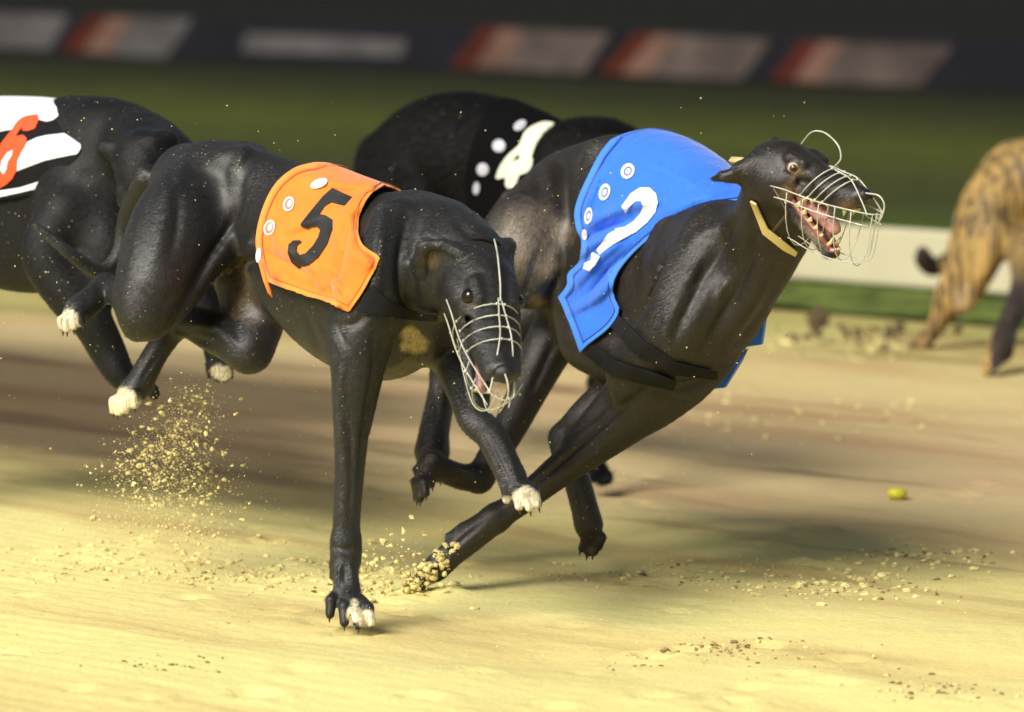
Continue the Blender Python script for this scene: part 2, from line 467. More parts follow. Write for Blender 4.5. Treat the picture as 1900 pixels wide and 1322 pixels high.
# ------------------------------------------------------------------ the ground and the far side of the track
ND = np.array([0.6919, 0.7220]); TD = np.array([0.7220, -0.6919])     # across the track / along the track
def ground_mat():
    m, nt, b = newmat('track_sand'); L = nt.links
    tc = N(nt, 'ShaderNodeTexCoord')
    dot = N(nt, 'ShaderNodeVectorMath', operation='DOT_PRODUCT'); dot.inputs[1].default_value = (.69, .72, 0)
    L.new(tc.outputs['Object'], dot.inputs[0])
    dt = N(nt, 'ShaderNodeVectorMath', operation='DOT_PRODUCT'); dt.inputs[1].default_value = (.72, -.69, 0)
    L.new(tc.outputs['Object'], dt.inputs[0])
    cb = N(nt, 'ShaderNodeCombineXYZ')
    sc = N(nt, 'ShaderNodeMath', operation='MULTIPLY'); L.new(dt.outputs['Value'], sc.inputs[0]); sc.inputs[1].default_value = .22
    L.new(dot.outputs['Value'], cb.inputs[0]); L.new(sc.outputs[0], cb.inputs[1])
    # ragged zone edges, streaked along the running direction
    nz = N(nt, 'ShaderNodeTexNoise', i_Scale=1.7, i_Detail=9.0, i_Roughness=.62); L.new(cb.outputs[0], nz.inputs['Vector'])
    o = N(nt, 'ShaderNodeMath', operation='SUBTRACT'); L.new(nz.outputs[0], o.inputs[0]); o.inputs[1].default_value = .5
    o2 = N(nt, 'ShaderNodeMath', operation='MULTIPLY_ADD'); L.new(o.outputs[0], o2.inputs[0]); o2.inputs[1].default_value = 1.1
    L.new(dot.outputs['Value'], o2.inputs[2])
    # the dark brown band is only on the left: shift with position along the track
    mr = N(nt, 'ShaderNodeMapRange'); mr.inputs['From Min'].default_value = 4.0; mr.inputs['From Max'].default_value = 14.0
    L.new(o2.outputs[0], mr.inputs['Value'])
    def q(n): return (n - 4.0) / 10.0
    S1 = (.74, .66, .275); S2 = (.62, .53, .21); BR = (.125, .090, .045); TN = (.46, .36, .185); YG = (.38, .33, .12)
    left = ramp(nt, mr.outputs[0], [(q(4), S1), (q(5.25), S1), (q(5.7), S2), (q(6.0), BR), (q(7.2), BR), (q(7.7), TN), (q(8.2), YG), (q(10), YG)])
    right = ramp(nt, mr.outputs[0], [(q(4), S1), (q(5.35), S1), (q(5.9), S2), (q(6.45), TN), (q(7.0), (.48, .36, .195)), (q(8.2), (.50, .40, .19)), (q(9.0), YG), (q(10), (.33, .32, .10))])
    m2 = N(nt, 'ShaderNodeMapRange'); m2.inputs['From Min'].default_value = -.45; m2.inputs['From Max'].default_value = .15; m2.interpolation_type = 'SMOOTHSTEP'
    oa = N(nt, 'ShaderNodeMath', operation='MULTIPLY_ADD'); L.new(o.outputs[0], oa.inputs[0]); oa.inputs[1].default_value = .9; sx = N(nt, 'ShaderNodeSeparateXYZ'); L.new(tc.outputs['Object'], sx.inputs[0]); L.new(sx.outputs[0], oa.inputs[2])
    L.new(oa.outputs[0], m2.inputs['Value'])
    mx = N(nt, 'ShaderNodeMix', data_type='RGBA'); L.new(m2.outputs[0], mx.inputs[0]); L.new(left.outputs[0], mx.inputs[6]); L.new(right.outputs[0], mx.inputs[7])
    # tone variation: pinkish streaks in the sand
    n2 = N(nt, 'ShaderNodeTexNoise', i_Scale=3.2, i_Detail=7.0, i_Distortion=.4); L.new(cb.outputs[0], n2.inputs['Vector'])
    r2 = ramp(nt, n2.outputs[0], [(.30, (.66, .56, .54)), (.42, (.92, .86, .84)), (.52, (1, 1, 1)), (.75, (1.05, 1.07, 1.0))])
    mu = N(nt, 'ShaderNodeMix', data_type='RGBA', blend_type='MULTIPLY'); mu.inputs[0].default_value = 1; L.new(mx.outputs[2], mu.inputs[6]); L.new(r2.outputs[0], mu.inputs[7])
    # thin dark streaks along the running direction: shadow streaks painted into the sand
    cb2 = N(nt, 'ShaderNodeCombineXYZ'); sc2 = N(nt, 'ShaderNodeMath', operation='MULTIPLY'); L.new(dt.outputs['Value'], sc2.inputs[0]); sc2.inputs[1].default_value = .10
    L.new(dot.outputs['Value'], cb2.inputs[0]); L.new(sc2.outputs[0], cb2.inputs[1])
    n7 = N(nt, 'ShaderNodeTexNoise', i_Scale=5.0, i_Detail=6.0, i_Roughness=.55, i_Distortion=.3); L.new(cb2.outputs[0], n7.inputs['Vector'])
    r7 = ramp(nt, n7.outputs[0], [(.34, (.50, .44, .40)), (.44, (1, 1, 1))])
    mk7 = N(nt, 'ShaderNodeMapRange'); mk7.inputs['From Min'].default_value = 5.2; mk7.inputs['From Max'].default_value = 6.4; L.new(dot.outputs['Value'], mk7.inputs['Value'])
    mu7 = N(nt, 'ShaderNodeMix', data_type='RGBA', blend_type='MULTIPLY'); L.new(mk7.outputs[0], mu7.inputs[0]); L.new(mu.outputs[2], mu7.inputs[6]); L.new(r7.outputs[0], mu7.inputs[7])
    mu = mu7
    n3 = N(nt, 'ShaderNodeTexNoise', i_Scale=160.0, i_Detail=6.0, i_Roughness=.7); L.new(tc.outputs['Object'], n3.inputs['Vector'])
    r3 = ramp(nt, n3.outputs[0], [(.3, (.88, .87, .84)), (.6, (1.04, 1.04, 1.04))])
    mu2 = N(nt, 'ShaderNodeMix', data_type='RGBA', blend_type='MULTIPLY'); mu2.inputs[0].default_value = 1; L.new(mu.outputs[2], mu2.inputs[6]); L.new(r3.outputs[0], mu2.inputs[7])
    L.new(mu2.outputs[2], b.inputs['Base Color'])
    b.inputs['Roughness'].default_value = .95; b.inputs['Specular IOR Level'].default_value = .2
    n4 = N(nt, 'ShaderNodeTexNoise', i_Scale=14.0, i_Detail=10.0, i_Roughness=.6); L.new(tc.outputs['Object'], n4.inputs['Vector'])
    bp = N(nt, 'ShaderNodeBump', i_Strength=.35, i_Distance=.02); L.new(n4.outputs[0], bp.inputs['Height'])
    bp2 = N(nt, 'ShaderNodeBump', i_Strength=.25, i_Distance=.002); L.new(n3.outputs[0], bp2.inputs['Height']); L.new(bp.outputs[0], bp2.inputs['Normal'])
    L.new(bp2.outputs[0], b.inputs['Normal'])
    return m
def grass_mat():
    m, nt, b = newmat('infield_grass'); L = nt.links
    tc = N(nt, 'ShaderNodeTexCoord')
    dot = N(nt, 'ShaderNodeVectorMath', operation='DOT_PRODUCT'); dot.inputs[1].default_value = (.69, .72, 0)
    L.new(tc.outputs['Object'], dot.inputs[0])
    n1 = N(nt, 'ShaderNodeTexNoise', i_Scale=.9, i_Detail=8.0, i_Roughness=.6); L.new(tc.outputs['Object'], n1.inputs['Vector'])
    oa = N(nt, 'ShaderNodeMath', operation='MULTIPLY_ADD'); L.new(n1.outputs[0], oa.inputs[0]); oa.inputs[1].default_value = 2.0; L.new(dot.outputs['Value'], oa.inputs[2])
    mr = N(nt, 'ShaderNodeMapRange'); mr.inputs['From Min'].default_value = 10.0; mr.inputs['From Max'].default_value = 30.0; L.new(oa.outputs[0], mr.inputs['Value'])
    # greens darken away from the rail: floodlight fall-off painted into the turf colour
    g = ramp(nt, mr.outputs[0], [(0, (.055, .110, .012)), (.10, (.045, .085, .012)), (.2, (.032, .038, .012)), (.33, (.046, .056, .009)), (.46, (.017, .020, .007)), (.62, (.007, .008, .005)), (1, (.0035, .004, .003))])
    n2 = N(nt, 'ShaderNodeTexNoise', i_Scale=60.0, i_Detail=8.0, i_Roughness=.7); L.new(tc.outputs['Object'], n2.inputs['Vector'])
    n22 = N(nt, 'ShaderNodeTexNoise', i_Scale=5.0, i_Detail=5.0, i_Roughness=.7); L.new(tc.outputs['Object'], n22.inputs['Vector'])
    ad = N(nt, 'ShaderNodeMath', operation='MULTIPLY_ADD'); L.new(n22.outputs[0], ad.inputs[0]); ad.inputs[1].default_value = .8; L.new(n2.outputs[0], ad.inputs[2])
    r2 = ramp(nt, ad.outputs[0], [(.65, (.5, .55, .5)), (1.0, (1.5, 1.4, 1.2))])
    mu = N(nt, 'ShaderNodeMix', data_type='RGBA', blend_type='MULTIPLY'); mu.inputs[0].default_value = 1; L.new(g.outputs[0], mu.inputs[6]); L.new(r2.outputs[0], mu.inputs[7])
    L.new(mu.outputs[2], b.inputs['Base Color'])
    b.inputs['Roughness'].default_value = 1; b.inputs['Specular IOR Level'].default_value = .1
    bp = N(nt, 'ShaderNodeBump', i_Strength=.5, i_Distance=.02); L.new(n2.outputs[0], bp.inputs['Height']); L.new(bp.outputs[0], b.inputs['Normal'])
    return m
def strip(n0, n1, t0, t1, z, nn, nt_, fz=None):
    V = []; Fc = []
    for i in range(nn + 1):
        for j in range(nt_ + 1):
            n = n0 + (n1 - n0) * i / nn; t = t0 + (t1 - t0) * j / nt_
            p = ND * n + TD * t
            V.append((p[0], p[1], z if fz is None else z + fz(n, t)))
    for i in range(nn):
        for j in range(nt_):
            a = i * (nt_ + 1) + j
            Fc.append((a, a + 1, a + nt_ + 2, a + nt_ + 1))
    return V, Fc
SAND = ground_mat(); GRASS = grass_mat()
# whole ground: one big grass sheet to the horizon, the sand track laid on it
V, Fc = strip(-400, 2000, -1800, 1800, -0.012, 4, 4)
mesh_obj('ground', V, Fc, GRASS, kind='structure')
hills = [(Pg(300, 1010)[:2], .05, .022), (Pg(560, 1050)[:2], .05, .018), (Pg(1250, 1070)[:2], .06, .02), (Pg(1500, 1050)[:2], .08, .018), (Pg(820, 1100)[:2], .05, .016), (Pg(1700, 1000)[:2], .07, .02), (Pg(150, 1030)[:2], .06, .012)]
_ph = RS.uniform(0, 6.28, (14, 3))
PITS = []                                   # paw prints pressed into the sand, with a little rim pushed up
for i in range(90):
    q_ = Pg(RS.uniform(-100, 2000), RS.uniform(700, 1330))
    PITS.append((q_[0], q_[1], RS.uniform(.022, .036), RS.uniform(.004, .010)))
for qx, qy in ((640, 1186), (665, 1186), (720, 1120), (500, 1080), (1180, 1090), (1420, 1200)): q_ = Pg(qx, qy); PITS.append((q_[0], q_[1], .03, .009))
def relief(n, t):
    n = np.asarray(n, float); t = np.asarray(t, float); z = np.zeros(np.broadcast(n, t).shape)
    for k in range(14):
        a, p1, p2 = _ph[k]
        f = 2.2 * 1.42 ** (k % 7)
        z = z + .0035 / (1 + .35 * (k % 7)) * np.sin(n * f * 1.7 * math.cos(a) + t * f * math.sin(a) * .8 + p1) * np.sin(t * f * .35 + p2)
    x = ND[0] * n + TD[0] * t; y = ND[1] * n + TD[1] * t
    z = z + .0016 * np.sin(n * 150 + 1.5 * np.sin(t * 2.1)) * (.5 + .5 * np.sin(t * 1.3 + n * 2))       # harrow lines
    for c, r, h in hills:
        d2 = ((x - c[0]) ** 2 + (y - c[1]) ** 2) / (r * r)
        z = z + h * np.exp(-d2) * (.55 + .45 * np.sin(n * 61 + t * 17) * np.sin(t * 53))
    for cx, cy, r, h in PITS:
        d = np.sqrt((x - cx) ** 2 + (y - cy) ** 2) / r
        z = z - h * np.exp(-(d * 1.2) ** 4) + h * .55 * np.exp(-((d - 1.25) / .3) ** 2)
    return z
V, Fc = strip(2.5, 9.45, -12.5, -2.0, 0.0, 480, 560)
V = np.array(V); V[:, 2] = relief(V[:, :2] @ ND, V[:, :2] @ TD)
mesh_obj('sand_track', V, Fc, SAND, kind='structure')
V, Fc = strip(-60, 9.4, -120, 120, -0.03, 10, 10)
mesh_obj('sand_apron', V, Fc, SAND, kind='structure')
# running rail: low cream board on posts
RAILM = simple('rail_paint', (.46, .43, .29), rough=.5, noise=.05, nscale=3, bump=.1)
NR = 10.0
BT = np.array([[TD[0], TD[1], 0], [ND[0], ND[1], 0], [0, 0, 1.0]])
def at_nt(n, t, z): p = ND * n + TD * t; return np.array([p[0], p[1], z])
rail = empty('running_rail', at_nt(NR, -7.0, 0), label='low cream white running rail board beside the track on the right, behind the brindle greyhound', cat='rail')
def rbox(name, c, h, bev, mat, parent, **k):
    o = MB().box(c, h, BT).build(name, mat, parent, smooth=False, **k)
    m = o.modifiers.new('b', 'BEVEL'); m.width = bev; m.segments = 2
    return o
rbox('rail_board', at_nt(NR, -7.0, .098), (16.0, .02, .078), .008, RAILM, rail)
for k in range(-7, 8):
    rbox('rail_post', at_nt(NR + .045, -7.0 + k * 2.1, .065), (.03, .024, .08), .005, RAILM, rail)
# advertising hoarding far across the infield
HN = 20.1
navy = simple('hoarding_navy', (.004, .004, .008), rough=.8, noise=.2, nscale=2, spec=.2)
pale = simple('hoarding_pale', (.070, .055, .050), rough=.85, noise=.22, nscale=3, spec=.1)  # panel colours darkened: dim light beyond the track is put into the paint
palew = simple('hoarding_grey', (.066, .062, .064), rough=.85, noise=.2, nscale=3, spec=.1)
peach = simple('hoarding_peach', (.115, .066, .050), rough=.85, noise=.15, nscale=3, spec=.1)
redm = simple('hoarding_red', (.055, .012, .007), rough=.85, noise=.15, nscale=3, spec=.1)
hb = empty('advertising_hoarding', at_nt(HN, -21.5, 0), label='long dark advertising hoarding with slanted pale and red panels standing across the infield grass', cat='hoarding')
rbox('board', at_nt(HN + .03, -21.5, .135), (20.0, .027, .14), .004, navy, hb)
for k in range(-13, 14): rbox('stake', at_nt(HN + .085, -21.5 + k * 1.4, .13), (.02, .025, .15), .003, navy, hb)
def panel(name, quad, mat, off=0.003, **k):
    pts = [Pn(x, y, HN - off) for x, y in quad]
    back = [Pn(x, y, HN + .01) for x, y in quad]
    # keep panels on the board: limit to board heights
    for p in pts + back: p[2] = min(max(p[2], .012), .262)
    mesh_obj(name, pts + back, [(0, 1, 2, 3), (7, 6, 5, 4), (0, 4, 5, 1), (1, 5, 6, 2), (2, 6, 7, 3), (3, 7, 4, 0)], mat, hb, smooth=False, **k)
def slanted(x0, x1, b0, b1, yt0, yt1, yb0, yb1, body):
    panel('slanted_panel', [(x0, yt0), (x1, yt1), (b1, yb1), (b0, yb0)], body)
    panel('red_edge', [(x0, yt0), (x0 + 36, yt0 + 2), (b0 + 40, yb0 + 1), (b0, yb0)], redm, .006)
    panel('peach_edge', [(x0 + 36, yt0 + 2), (x0 + 80, yt0 + 4), (b0 + 92, yb0 + 3), (b0 + 40, yb0 + 1)], peach, .006)
panel('slanted_panel', [(-60, 14), (128, 22), (92, 92), (-100, 84)], palew)
slanted(165, 358, 112, 308, 24, 32, 96, 108, palew)
panel('lettering_bar', [(458, 62), (756, 74), (744, 106), (446, 96)], palew)
slanted(892, 1132, 838, 1082, 52, 62, 124, 136, pale)
slanted(1178, 1432, 1112, 1374, 62, 74, 136, 148, pale)
slanted(1488, 1768, 1430, 1706, 76, 86, 150, 166, pale)
# turf verge between sand and rail
V, Fc = strip(9.35, 9.95, -12, 0, 0.004, 12, 60, lambda n, t: .012 * math.sin(n * 30 + t * 9) * math.sin(t * 21) + .006)
VERGE = simple('verge_turf', (.10, .13, .03), rough=1, noise=.3, nscale=9, bump=.5, bscale=90, spec=.1)
mesh_obj('verge', V, Fc, VERGE, kind='structure')
# ------------------------------------------------------------------ animal kit
def norm(v): v = np.asarray(v, float); return v / np.linalg.norm(v)
class Head:
    """local frame: x along the muzzle, y to the dog's left, z up; lengths in metres before scaling"""
    def __init__(s, f, l, scale, anchor_local, anchor_px):
        s.f = norm(f); l = np.asarray(l, float); s.l = norm(l - s.f * (l @ s.f)); s.u = np.cross(s.f, s.l)
        s.s = scale; s.O = np.zeros(3)
        s.O = P(*anchor_px) - s.w(*anchor_local)
        s.B = np.stack([s.f, s.l, s.u])
    def w(s, x, y, z):
        z = z - .012 * min(max((x - .10) / .12, 0), 1.3)
        return s.O + s.s * (x * s.f + y * s.l + z * s.u)
    def W(s, pts): return np.array([s.w(*p) for p in pts])
def build_head(Fd, H, jaw=10, ears=(), detail=True, mz=1.0):
    k = H.s
    def c(a, ra, b, rb, kk=.012, sub=False, ax=None, q=1.0, reach=.02): Fd.cone(H.w(*a), ra * k, H.w(*b), rb * k, kk * k, ax=None if ax is None else H.B[ax] if isinstance(ax, int) else ax, q=q, sub=sub, reach=reach)
    def e(a, r, kk=.014, sub=False): Fd.ell(H.w(*a), np.array(r) * k, H.B, kk * k, sub, reach=.02)
    e((.045, 0, .006), (.060, .045, .040), .02)
    c((.06, 0, .016), .029, (.108, 0, .008), .024, .018)
    for sgn in (-1, 1):
        e((.055, sgn * .030, -.018), (.040, .022, .030), .015)          # jaw muscle
        c((.045, sgn * .040, -.006), .011, (.100, sgn * .033, -.006), .010, .012)   # cheek arch
        c((.112, sgn * .016 * mz, -.004), .021 * mz, (.222, sgn * .0085 * mz, -.010), .0140 * mz, .012)  # muzzle sides
        c((.118, sgn * .021 * mz, -.019), .012 * mz, (.212, sgn * .012 * mz, -.021), .011 * mz, .008)   # lips
        c((.086, sgn * .028, .031), .009, (.116, sgn * .025, .025), .0075, .009)     # brow
        e((.128, sgn * .030, -.004), (.020, .008, .010), .010, sub=True)              # hollow before the cheek
    c((.100, 0, .012), .017, (.225, 0, .001), .0105, .014)
    e((.230, 0, -.005), (.014, .0155, .0145), .006)
    # jaw
    a = math.radians(jaw); ca, sa = math.cos(a), math.sin(a)
    px, pz = .060, -.020
    def J(x, y, z):
        dx, dz = x - px, z - pz
        return (px + dx * ca + dz * sa, y, pz - dx * sa + dz * ca)
    H.J = J
    for sgn in (-1, 1):
        c(J(.060, sgn * .028, -.032), .015, J(.120, sgn * .016, -.036), .0105, .014)
        c(J(.120, sgn * .016, -.036), .0105, J(.205, sgn * .007, -.032), .0085, .010)
        if jaw > 12:   # stretched lip fold at the corner of the mouth
            c((.082, sgn * .026, -.024), .010, J(.088, sgn * .026, -.028), .010, .014)
    c(J(.085, 0, -.042), .012, J(.195, 0, -.035), .007, .010)
    e(J(.203, 0, -.031), (.013, .012, .008), .008)
    if jaw > 12:
        c((.105, 0, -.028), .010, (.205, 0, -.028), .006, .006, sub=True)
    # throat
    e((.03, 0, -.030), (.038, .030, .030), .02)
    # eye sockets and lids
    H.eyes = []
    for sgn in (-1, 1):
        ec = np.array((.100, sgn * .0315, .014)); n = norm((.42, sgn * .86, .26))
        e(ec + n * .006, (.0115, .0115, .0105), .006, sub=True)
        if detail:
            t1 = norm(np.cross(n, (0, 0, 1))); t2 = np.cross(n, t1)
            ring = []
            for i in range(13):
                th = 2 * math.pi * i / 12
                ring.append(ec + n * (.0065 - .002 * abs(math.cos(th))) + t1 * math.cos(th) * .0128 + t2 * math.sin(th) * (.0080))
            for i in range(12): c(ring[i], .0032, ring[i + 1], .0032, .003, reach=.01)
        H.eyes.append((ec, n))
    for sgn in (-1, 1):  # nostrils
        e((.244, sgn * .0065, -.004), (.005, .0034, .0036), .003, sub=True)
    for ch in ears:
        pts, kk, q, axv = ch
        for p0, p1 in zip(pts[:-1], pts[1:]):
            c(p0[:3], p0[3], p1[:3], p1[3], kk, ax=norm(axv @ H.B) if axv is not None else None, q=q)
def bez_paw(Fd, base, tip, lat, spread, r, k=.006, arch=None, toes=4, ts=1.14):
    """four separate toes, knuckled; returns toe tips"""
    base = np.asarray(base); tip = np.asarray(tip); lat = norm(lat); d = tip - base
    up = norm(np.cross(lat, d)) if arch is None else norm(arch)
    out = []; spread = spread * ts; k = k * .7
    Fd.cone(base, r * 1.25, base + d * .38, r * 1.35, .01, reach=.02)
    for i in range(toes):
        u = (i - (toes - 1) / 2)
        ln = 1.0 if abs(u) < 1 else .84
        b = base + d * .25 + lat * u * spread * .62
        kn = base + d * .62 * ln + lat * u * spread + up * r * .55
        t = base + d * ln + lat * u * spread * 1.12 - up * r * .35
        Fd.cone(b, r * .75, kn, r * .74, k, reach=.02); Fd.cone(kn, r * .74, t, r * .6, k * .7, reach=.02)
        out.append((t, norm(t - kn)))
    Fd.cone(base + d * .55 - up * r * .5, r * .8, base + d * .6 - up * r * .5, r * .7, .006, reach=.02)
    return out
class Cloth:
    """fabric lying over the torso field, cut to an outline and mirrored over the back"""
    def __init__(s, field, h, c, w, lo=None, hi=None, wr=()):
        s.h = h; s.c = np.asarray(c, float); s.w = norm(w)
        s.g, s.lo = field.grid(h, lo, hi)
        s.wr = wr
        if len(wr):
            band = np.argwhere(np.abs(s.g) < .035)
            X = s.lo + band * h; px = project(X); add = np.zeros(len(X))
            far = ((X - s.c) @ s.w) < 0
            for pts, A, wd in wr:
                pts = np.asarray(pts, float); d = np.full(len(X), 1e9); tt = np.zeros(len(X)); n = len(pts) - 1
                for i in range(n):
                    a, b = pts[i], pts[i + 1]; e = b - a; q = px - a
                    t = np.clip((q @ e) / (e @ e), 0, 1); dd = np.sqrt(((q - t[:, None] * e) ** 2).sum(1))
                    m = dd < d; d[m] = dd[m]; tt[m] = (i + t[m]) / n
                add += A * np.exp(-(d / wd) ** 2) * np.sin(np.clip(tt, 0.04, .96) * math.pi) ** .5
            add[far] *= .3
            s.g[tuple(band.T)] -= add.astype(np.float32)
    def surf(s, off):
        key = round(off, 5)
        if not hasattr(s, 'cache'): s.cache = {}
        if key not in s.cache:
            V, Q = nets(s.g - np.float32(off), s.lo, s.h)
            V = polish(V, Q, 2)
            T = np.concatenate([Q[:, [0, 1, 2]], Q[:, [0, 2, 3]]])
            s.cache[key] = (V, T)
        return s.cache[key]
    def region(s, V, poly, mirror, inset=0.0):
        side = (V - s.c) @ s.w
        X = V.copy()
        if mirror:
            m = side < 0; X[m] = V[m] - 2 * side[m][:, None] * s.w
        g = poly_sd(poly, project(X)) - inset
        if not mirror: g = np.minimum(g, side * 1000 + 30)
        return g
    def cut(s, off, poly, mirror=True, sub=1, facing=False, holes=(), ring=None, intersect=None, band=None):
        V, T = s.surf(off)
        g = s.region(V, poly, mirror)
        keep = (g[T] > -14).any(1); T = T[keep]
        if facing:
            nrm = np.cross(V[T[:, 1]] - V[T[:, 0]], V[T[:, 2]] - V[T[:, 0]])
            cen = V[T].mean(1) - np.array([0, 0, CAMH])
            T = T[(nrm * cen).sum(1) < 0]
        u = np.unique(T); rm = np.full(len(V), -1); rm[u] = np.arange(len(u)); V = V[u]; T = rm[T]
        for _ in range(sub): V, T = subdiv(V, T)
        g = s.region(V, poly, mirror)
        for hpoly in holes: g = np.minimum(g, -s.region(V, hpoly, mirror))
        if intersect is not None: g = np.minimum(g, s.region(V, intersect, mirror))
        if band is not None:
            g0 = s.region(V, poly, mirror); V, T = clip(V, T, g0 - band[0]); return clip(V, T, band[1] - s.region(V, poly, mirror))
        if ring is not None:
            V, T = clip(V, T, g)
            g = ring - s.region(V, poly, mirror)
        return clip(V, T, g)
    def piece(s, name, off, poly, mat, parent, thick=.002, **k):
        kw = {a: k.pop(a) for a in ('mirror', 'sub', 'facing', 'holes', 'ring', 'intersect', 'band') if a in k}
        V, T = s.cut(off, poly, **kw)
        if len(T) == 0: print('EMPTY', name); return None
        o = mesh_obj(name, V, T, mat, parent, **k)
        m = o.modifiers.new('thickness', 'SOLIDIFY'); m.thickness = thick; m.offset = 1
        return o
def vnormals(V, Q):
    n = np.cross(V[Q[:, 2]] - V[Q[:, 0]], V[Q[:, 3]] - V[Q[:, 1]]); N_ = np.zeros_like(V)
    for c_ in range(4):
        for d in range(3): N_[:, d] += np.bincount(Q[:, c_], n[:, d], len(V))
    return N_ / (np.linalg.norm(N_, axis=1)[:, None] + 1e-12)
def sculpt(V, Q, strokes):
    """raise ridges and cut grooves (muscle edges, tendons, veins) into the side of the body that faces us"""
    N_ = vnormals(V, Q); px = project(V); cell = np.floor(px / 7).astype(int); cell -= cell.min(0)
    key = cell[:, 0] * 4096 + cell[:, 1]; mn = np.full(key.max() + 1, 1e9); np.minimum.at(mn, key, V[:, 1])
    w = np.clip((.045 - (V[:, 1] - mn[key])) / .02, 0, 1) * np.clip(-(N_[:, 1]) * 2 + .35, 0, 1)
    disp = np.zeros(len(V))
    for pts, A, wd in strokes:
        pts = spline(pts, 5) if len(pts) > 2 else np.asarray(pts, float); n = len(pts) - 1
        lo_, hi_ = pts.min(0) - wd * 3, pts.max(0) + wd * 3
        idx = np.where((px > lo_).all(1) & (px < hi_).all(1) & (w > 0))[0]; q0 = px[idx]
        d = np.full(len(idx), 1e9); tt = np.zeros(len(idx))
        for i in range(n):
            a, b = pts[i], pts[i + 1]; e = b - a; q = q0 - a
            t = np.clip((q @ e) / ((e @ e) + 1e-9), 0, 1); dd = np.sqrt(((q - t[:, None] * e) ** 2).sum(1))
            m = dd < d; d[m] = dd[m]; tt[m] = (i + t[m]) / n
        disp[idx] += A * .001 * np.exp(-(d / wd) ** 2) * np.sin(np.clip(tt, .03, .97) * math.pi) ** .6
    return V + N_ * (disp * w)[:, None]
def fur(V, Q, col, flow, mat, parent, n, ln, wd, avoid=(), lift=.20, seed=3):
    """short coat: fine hairs lying back along the body"""
    R = np.random.RandomState(seed)
    N_ = vnormals(V, Q)
    A = np.linalg.norm(np.cross(V[Q[:, 2]] - V[Q[:, 0]], V[Q[:, 3]] - V[Q[:, 1]]), axis=1)
    f = R.choice(len(Q), n, p=A / A.sum()); u, v = R.rand(n, 1), R.rand(n, 1)
    q = Q[f]; W_ = [(1 - u) * (1 - v), u * (1 - v), u * v, (1 - u) * v]
    p = sum(W_[i] * V[q[:, i]] for i in range(4)); nn = sum(W_[i] * N_[q[:, i]] for i in range(4)); cc = sum(W_[i] * col[q[:, i]] for i in range(4))
    nn /= np.linalg.norm(nn, axis=1)[:, None]
    keep = (nn[:, 1] < .35)
    for c_, r in avoid: keep &= ((p - c_) ** 2).sum(1) > r * r
    p, nn, cc = p[keep], nn[keep], cc[keep]; n = len(p)
    fl = flow(p) + R.normal(0, .12, (n, 3)); t = fl - nn * (fl * nn).sum(1)[:, None]; t /= np.linalg.norm(t, axis=1)[:, None] + 1e-9
    L_ = ln * R.uniform(.6, 1.3, (n, 1)); d = t + nn * lift * R.uniform(.4, 1.3, (n, 1))
    b = np.cross(nn, t); s_ = b * wd * .5 + nn * wd * R.normal(0, .10, (n, 1))
    base = p - nn * .0006
    Vt = np.stack([base - s_, base + s_, base + d * L_], 1).reshape(-1, 3)
    org = np.array(parent.location)
    me = bpy.data.meshes.new('fur'); me.vertices.add(3 * n); me.vertices.foreach_set('co', (Vt - org).ravel())
    me.loops.add(3 * n); me.loops.foreach_set('vertex_index', np.arange(3 * n))
    me.polygons.add(n); me.polygons.foreach_set('loop_start', np.arange(n) * 3); me.polygons.foreach_set('loop_total', np.full(n, 3))
    me.update(); me.materials.append(mat)
    o = bpy.data.objects.new('fur', me); C.objects.link(o); o.parent = parent; o['kind'] = 'stuff'
    c4 = np.ones((3 * n, 4), np.float32); k = np.repeat(R.uniform(.35, 2.1, (n, 1)) , 3, 0)
    c4[:, :cc.shape[1]] = np.repeat(cc, 3, 0); c4[:, :3] *= k
    a = me.attributes.new('coat', 'FLOAT_COLOR', 'POINT'); a.data.foreach_set('color', c4.ravel())
    return o
def fur_mat(name, rough=.45, spec=.5):
    m, nt, b = newmat(name)
    at = N(nt, 'ShaderNodeAttribute', attribute_name='coat'); nt.links.new(at.outputs['Color'], b.inputs['Base Color'])
    b.inputs['Roughness'].default_value = rough; b.inputs['Specular IOR Level'].default_value = spec
    return m
def body_mesh(name, fields, h, mat, parent, base, patches=(), extra=None, strokes=(), hair=None, **k):
    g, lo = fields.grid(h)
    V, Q = nets(g, lo, h); V = polish(V, Q, 3)
    if len(strokes): V = sculpt(V, Q, strokes); V = polish(V, Q, 1)
    o = mesh_obj(name, V, Q, mat, parent, **k)
    col = np.tile(np.asarray(base, float), (len(V), 1))
    n = np.sin(V[:, 0] * 210) * np.sin(V[:, 1] * 170 + 1) * np.sin(V[:, 2] * 190 + 2) * .10
    for c, r, cc, soft in patches:
        d = np.sqrt((((V - c) * np.array([1, .4, 1])) ** 2).sum(1)) / r + n
        t = np.clip((1 - d) / soft, 0, 1)[:, None]
        col = col * (1 - t) + np.asarray(cc) * t
    if extra is not None: col = extra(V, col)
    a = o.data.attributes.new('coat', 'FLOAT_COLOR', 'POINT')
    cc = np.ones((len(V), 4), np.float32); cc[:, :col.shape[1]] = col
    a.data.foreach_set('color', cc.ravel())
    if hair is not None: fur(V, Q, cc[:, :3], parent=parent, **hair)
    return o
def patch(px, py, Y, rpx, col, soft=.35): return (P(px, py, Y), M(rpx, Y), col, soft)
WHITE = (.50, .47, .36)
wire_m = simple('muzzle_wire', (.50, .50, .42), rough=.35, metal=.0, noise=.15, nscale=60, spec=.8)
eye_m = simple('eye_dark', (.008, .005, .003), rough=.06, noise=.1, spec=.5)
sclera_m = simple('eye_white', (.45, .39, .33), rough=.12, noise=.1)
iris_m = simple('eye_iris', (.12, .045, .012), rough=.08, noise=.2, nscale=300)
nose_m = simple('nose_leather', (.012, .012, .013), rough=.28, noise=.2, bump=.4, bscale=900)
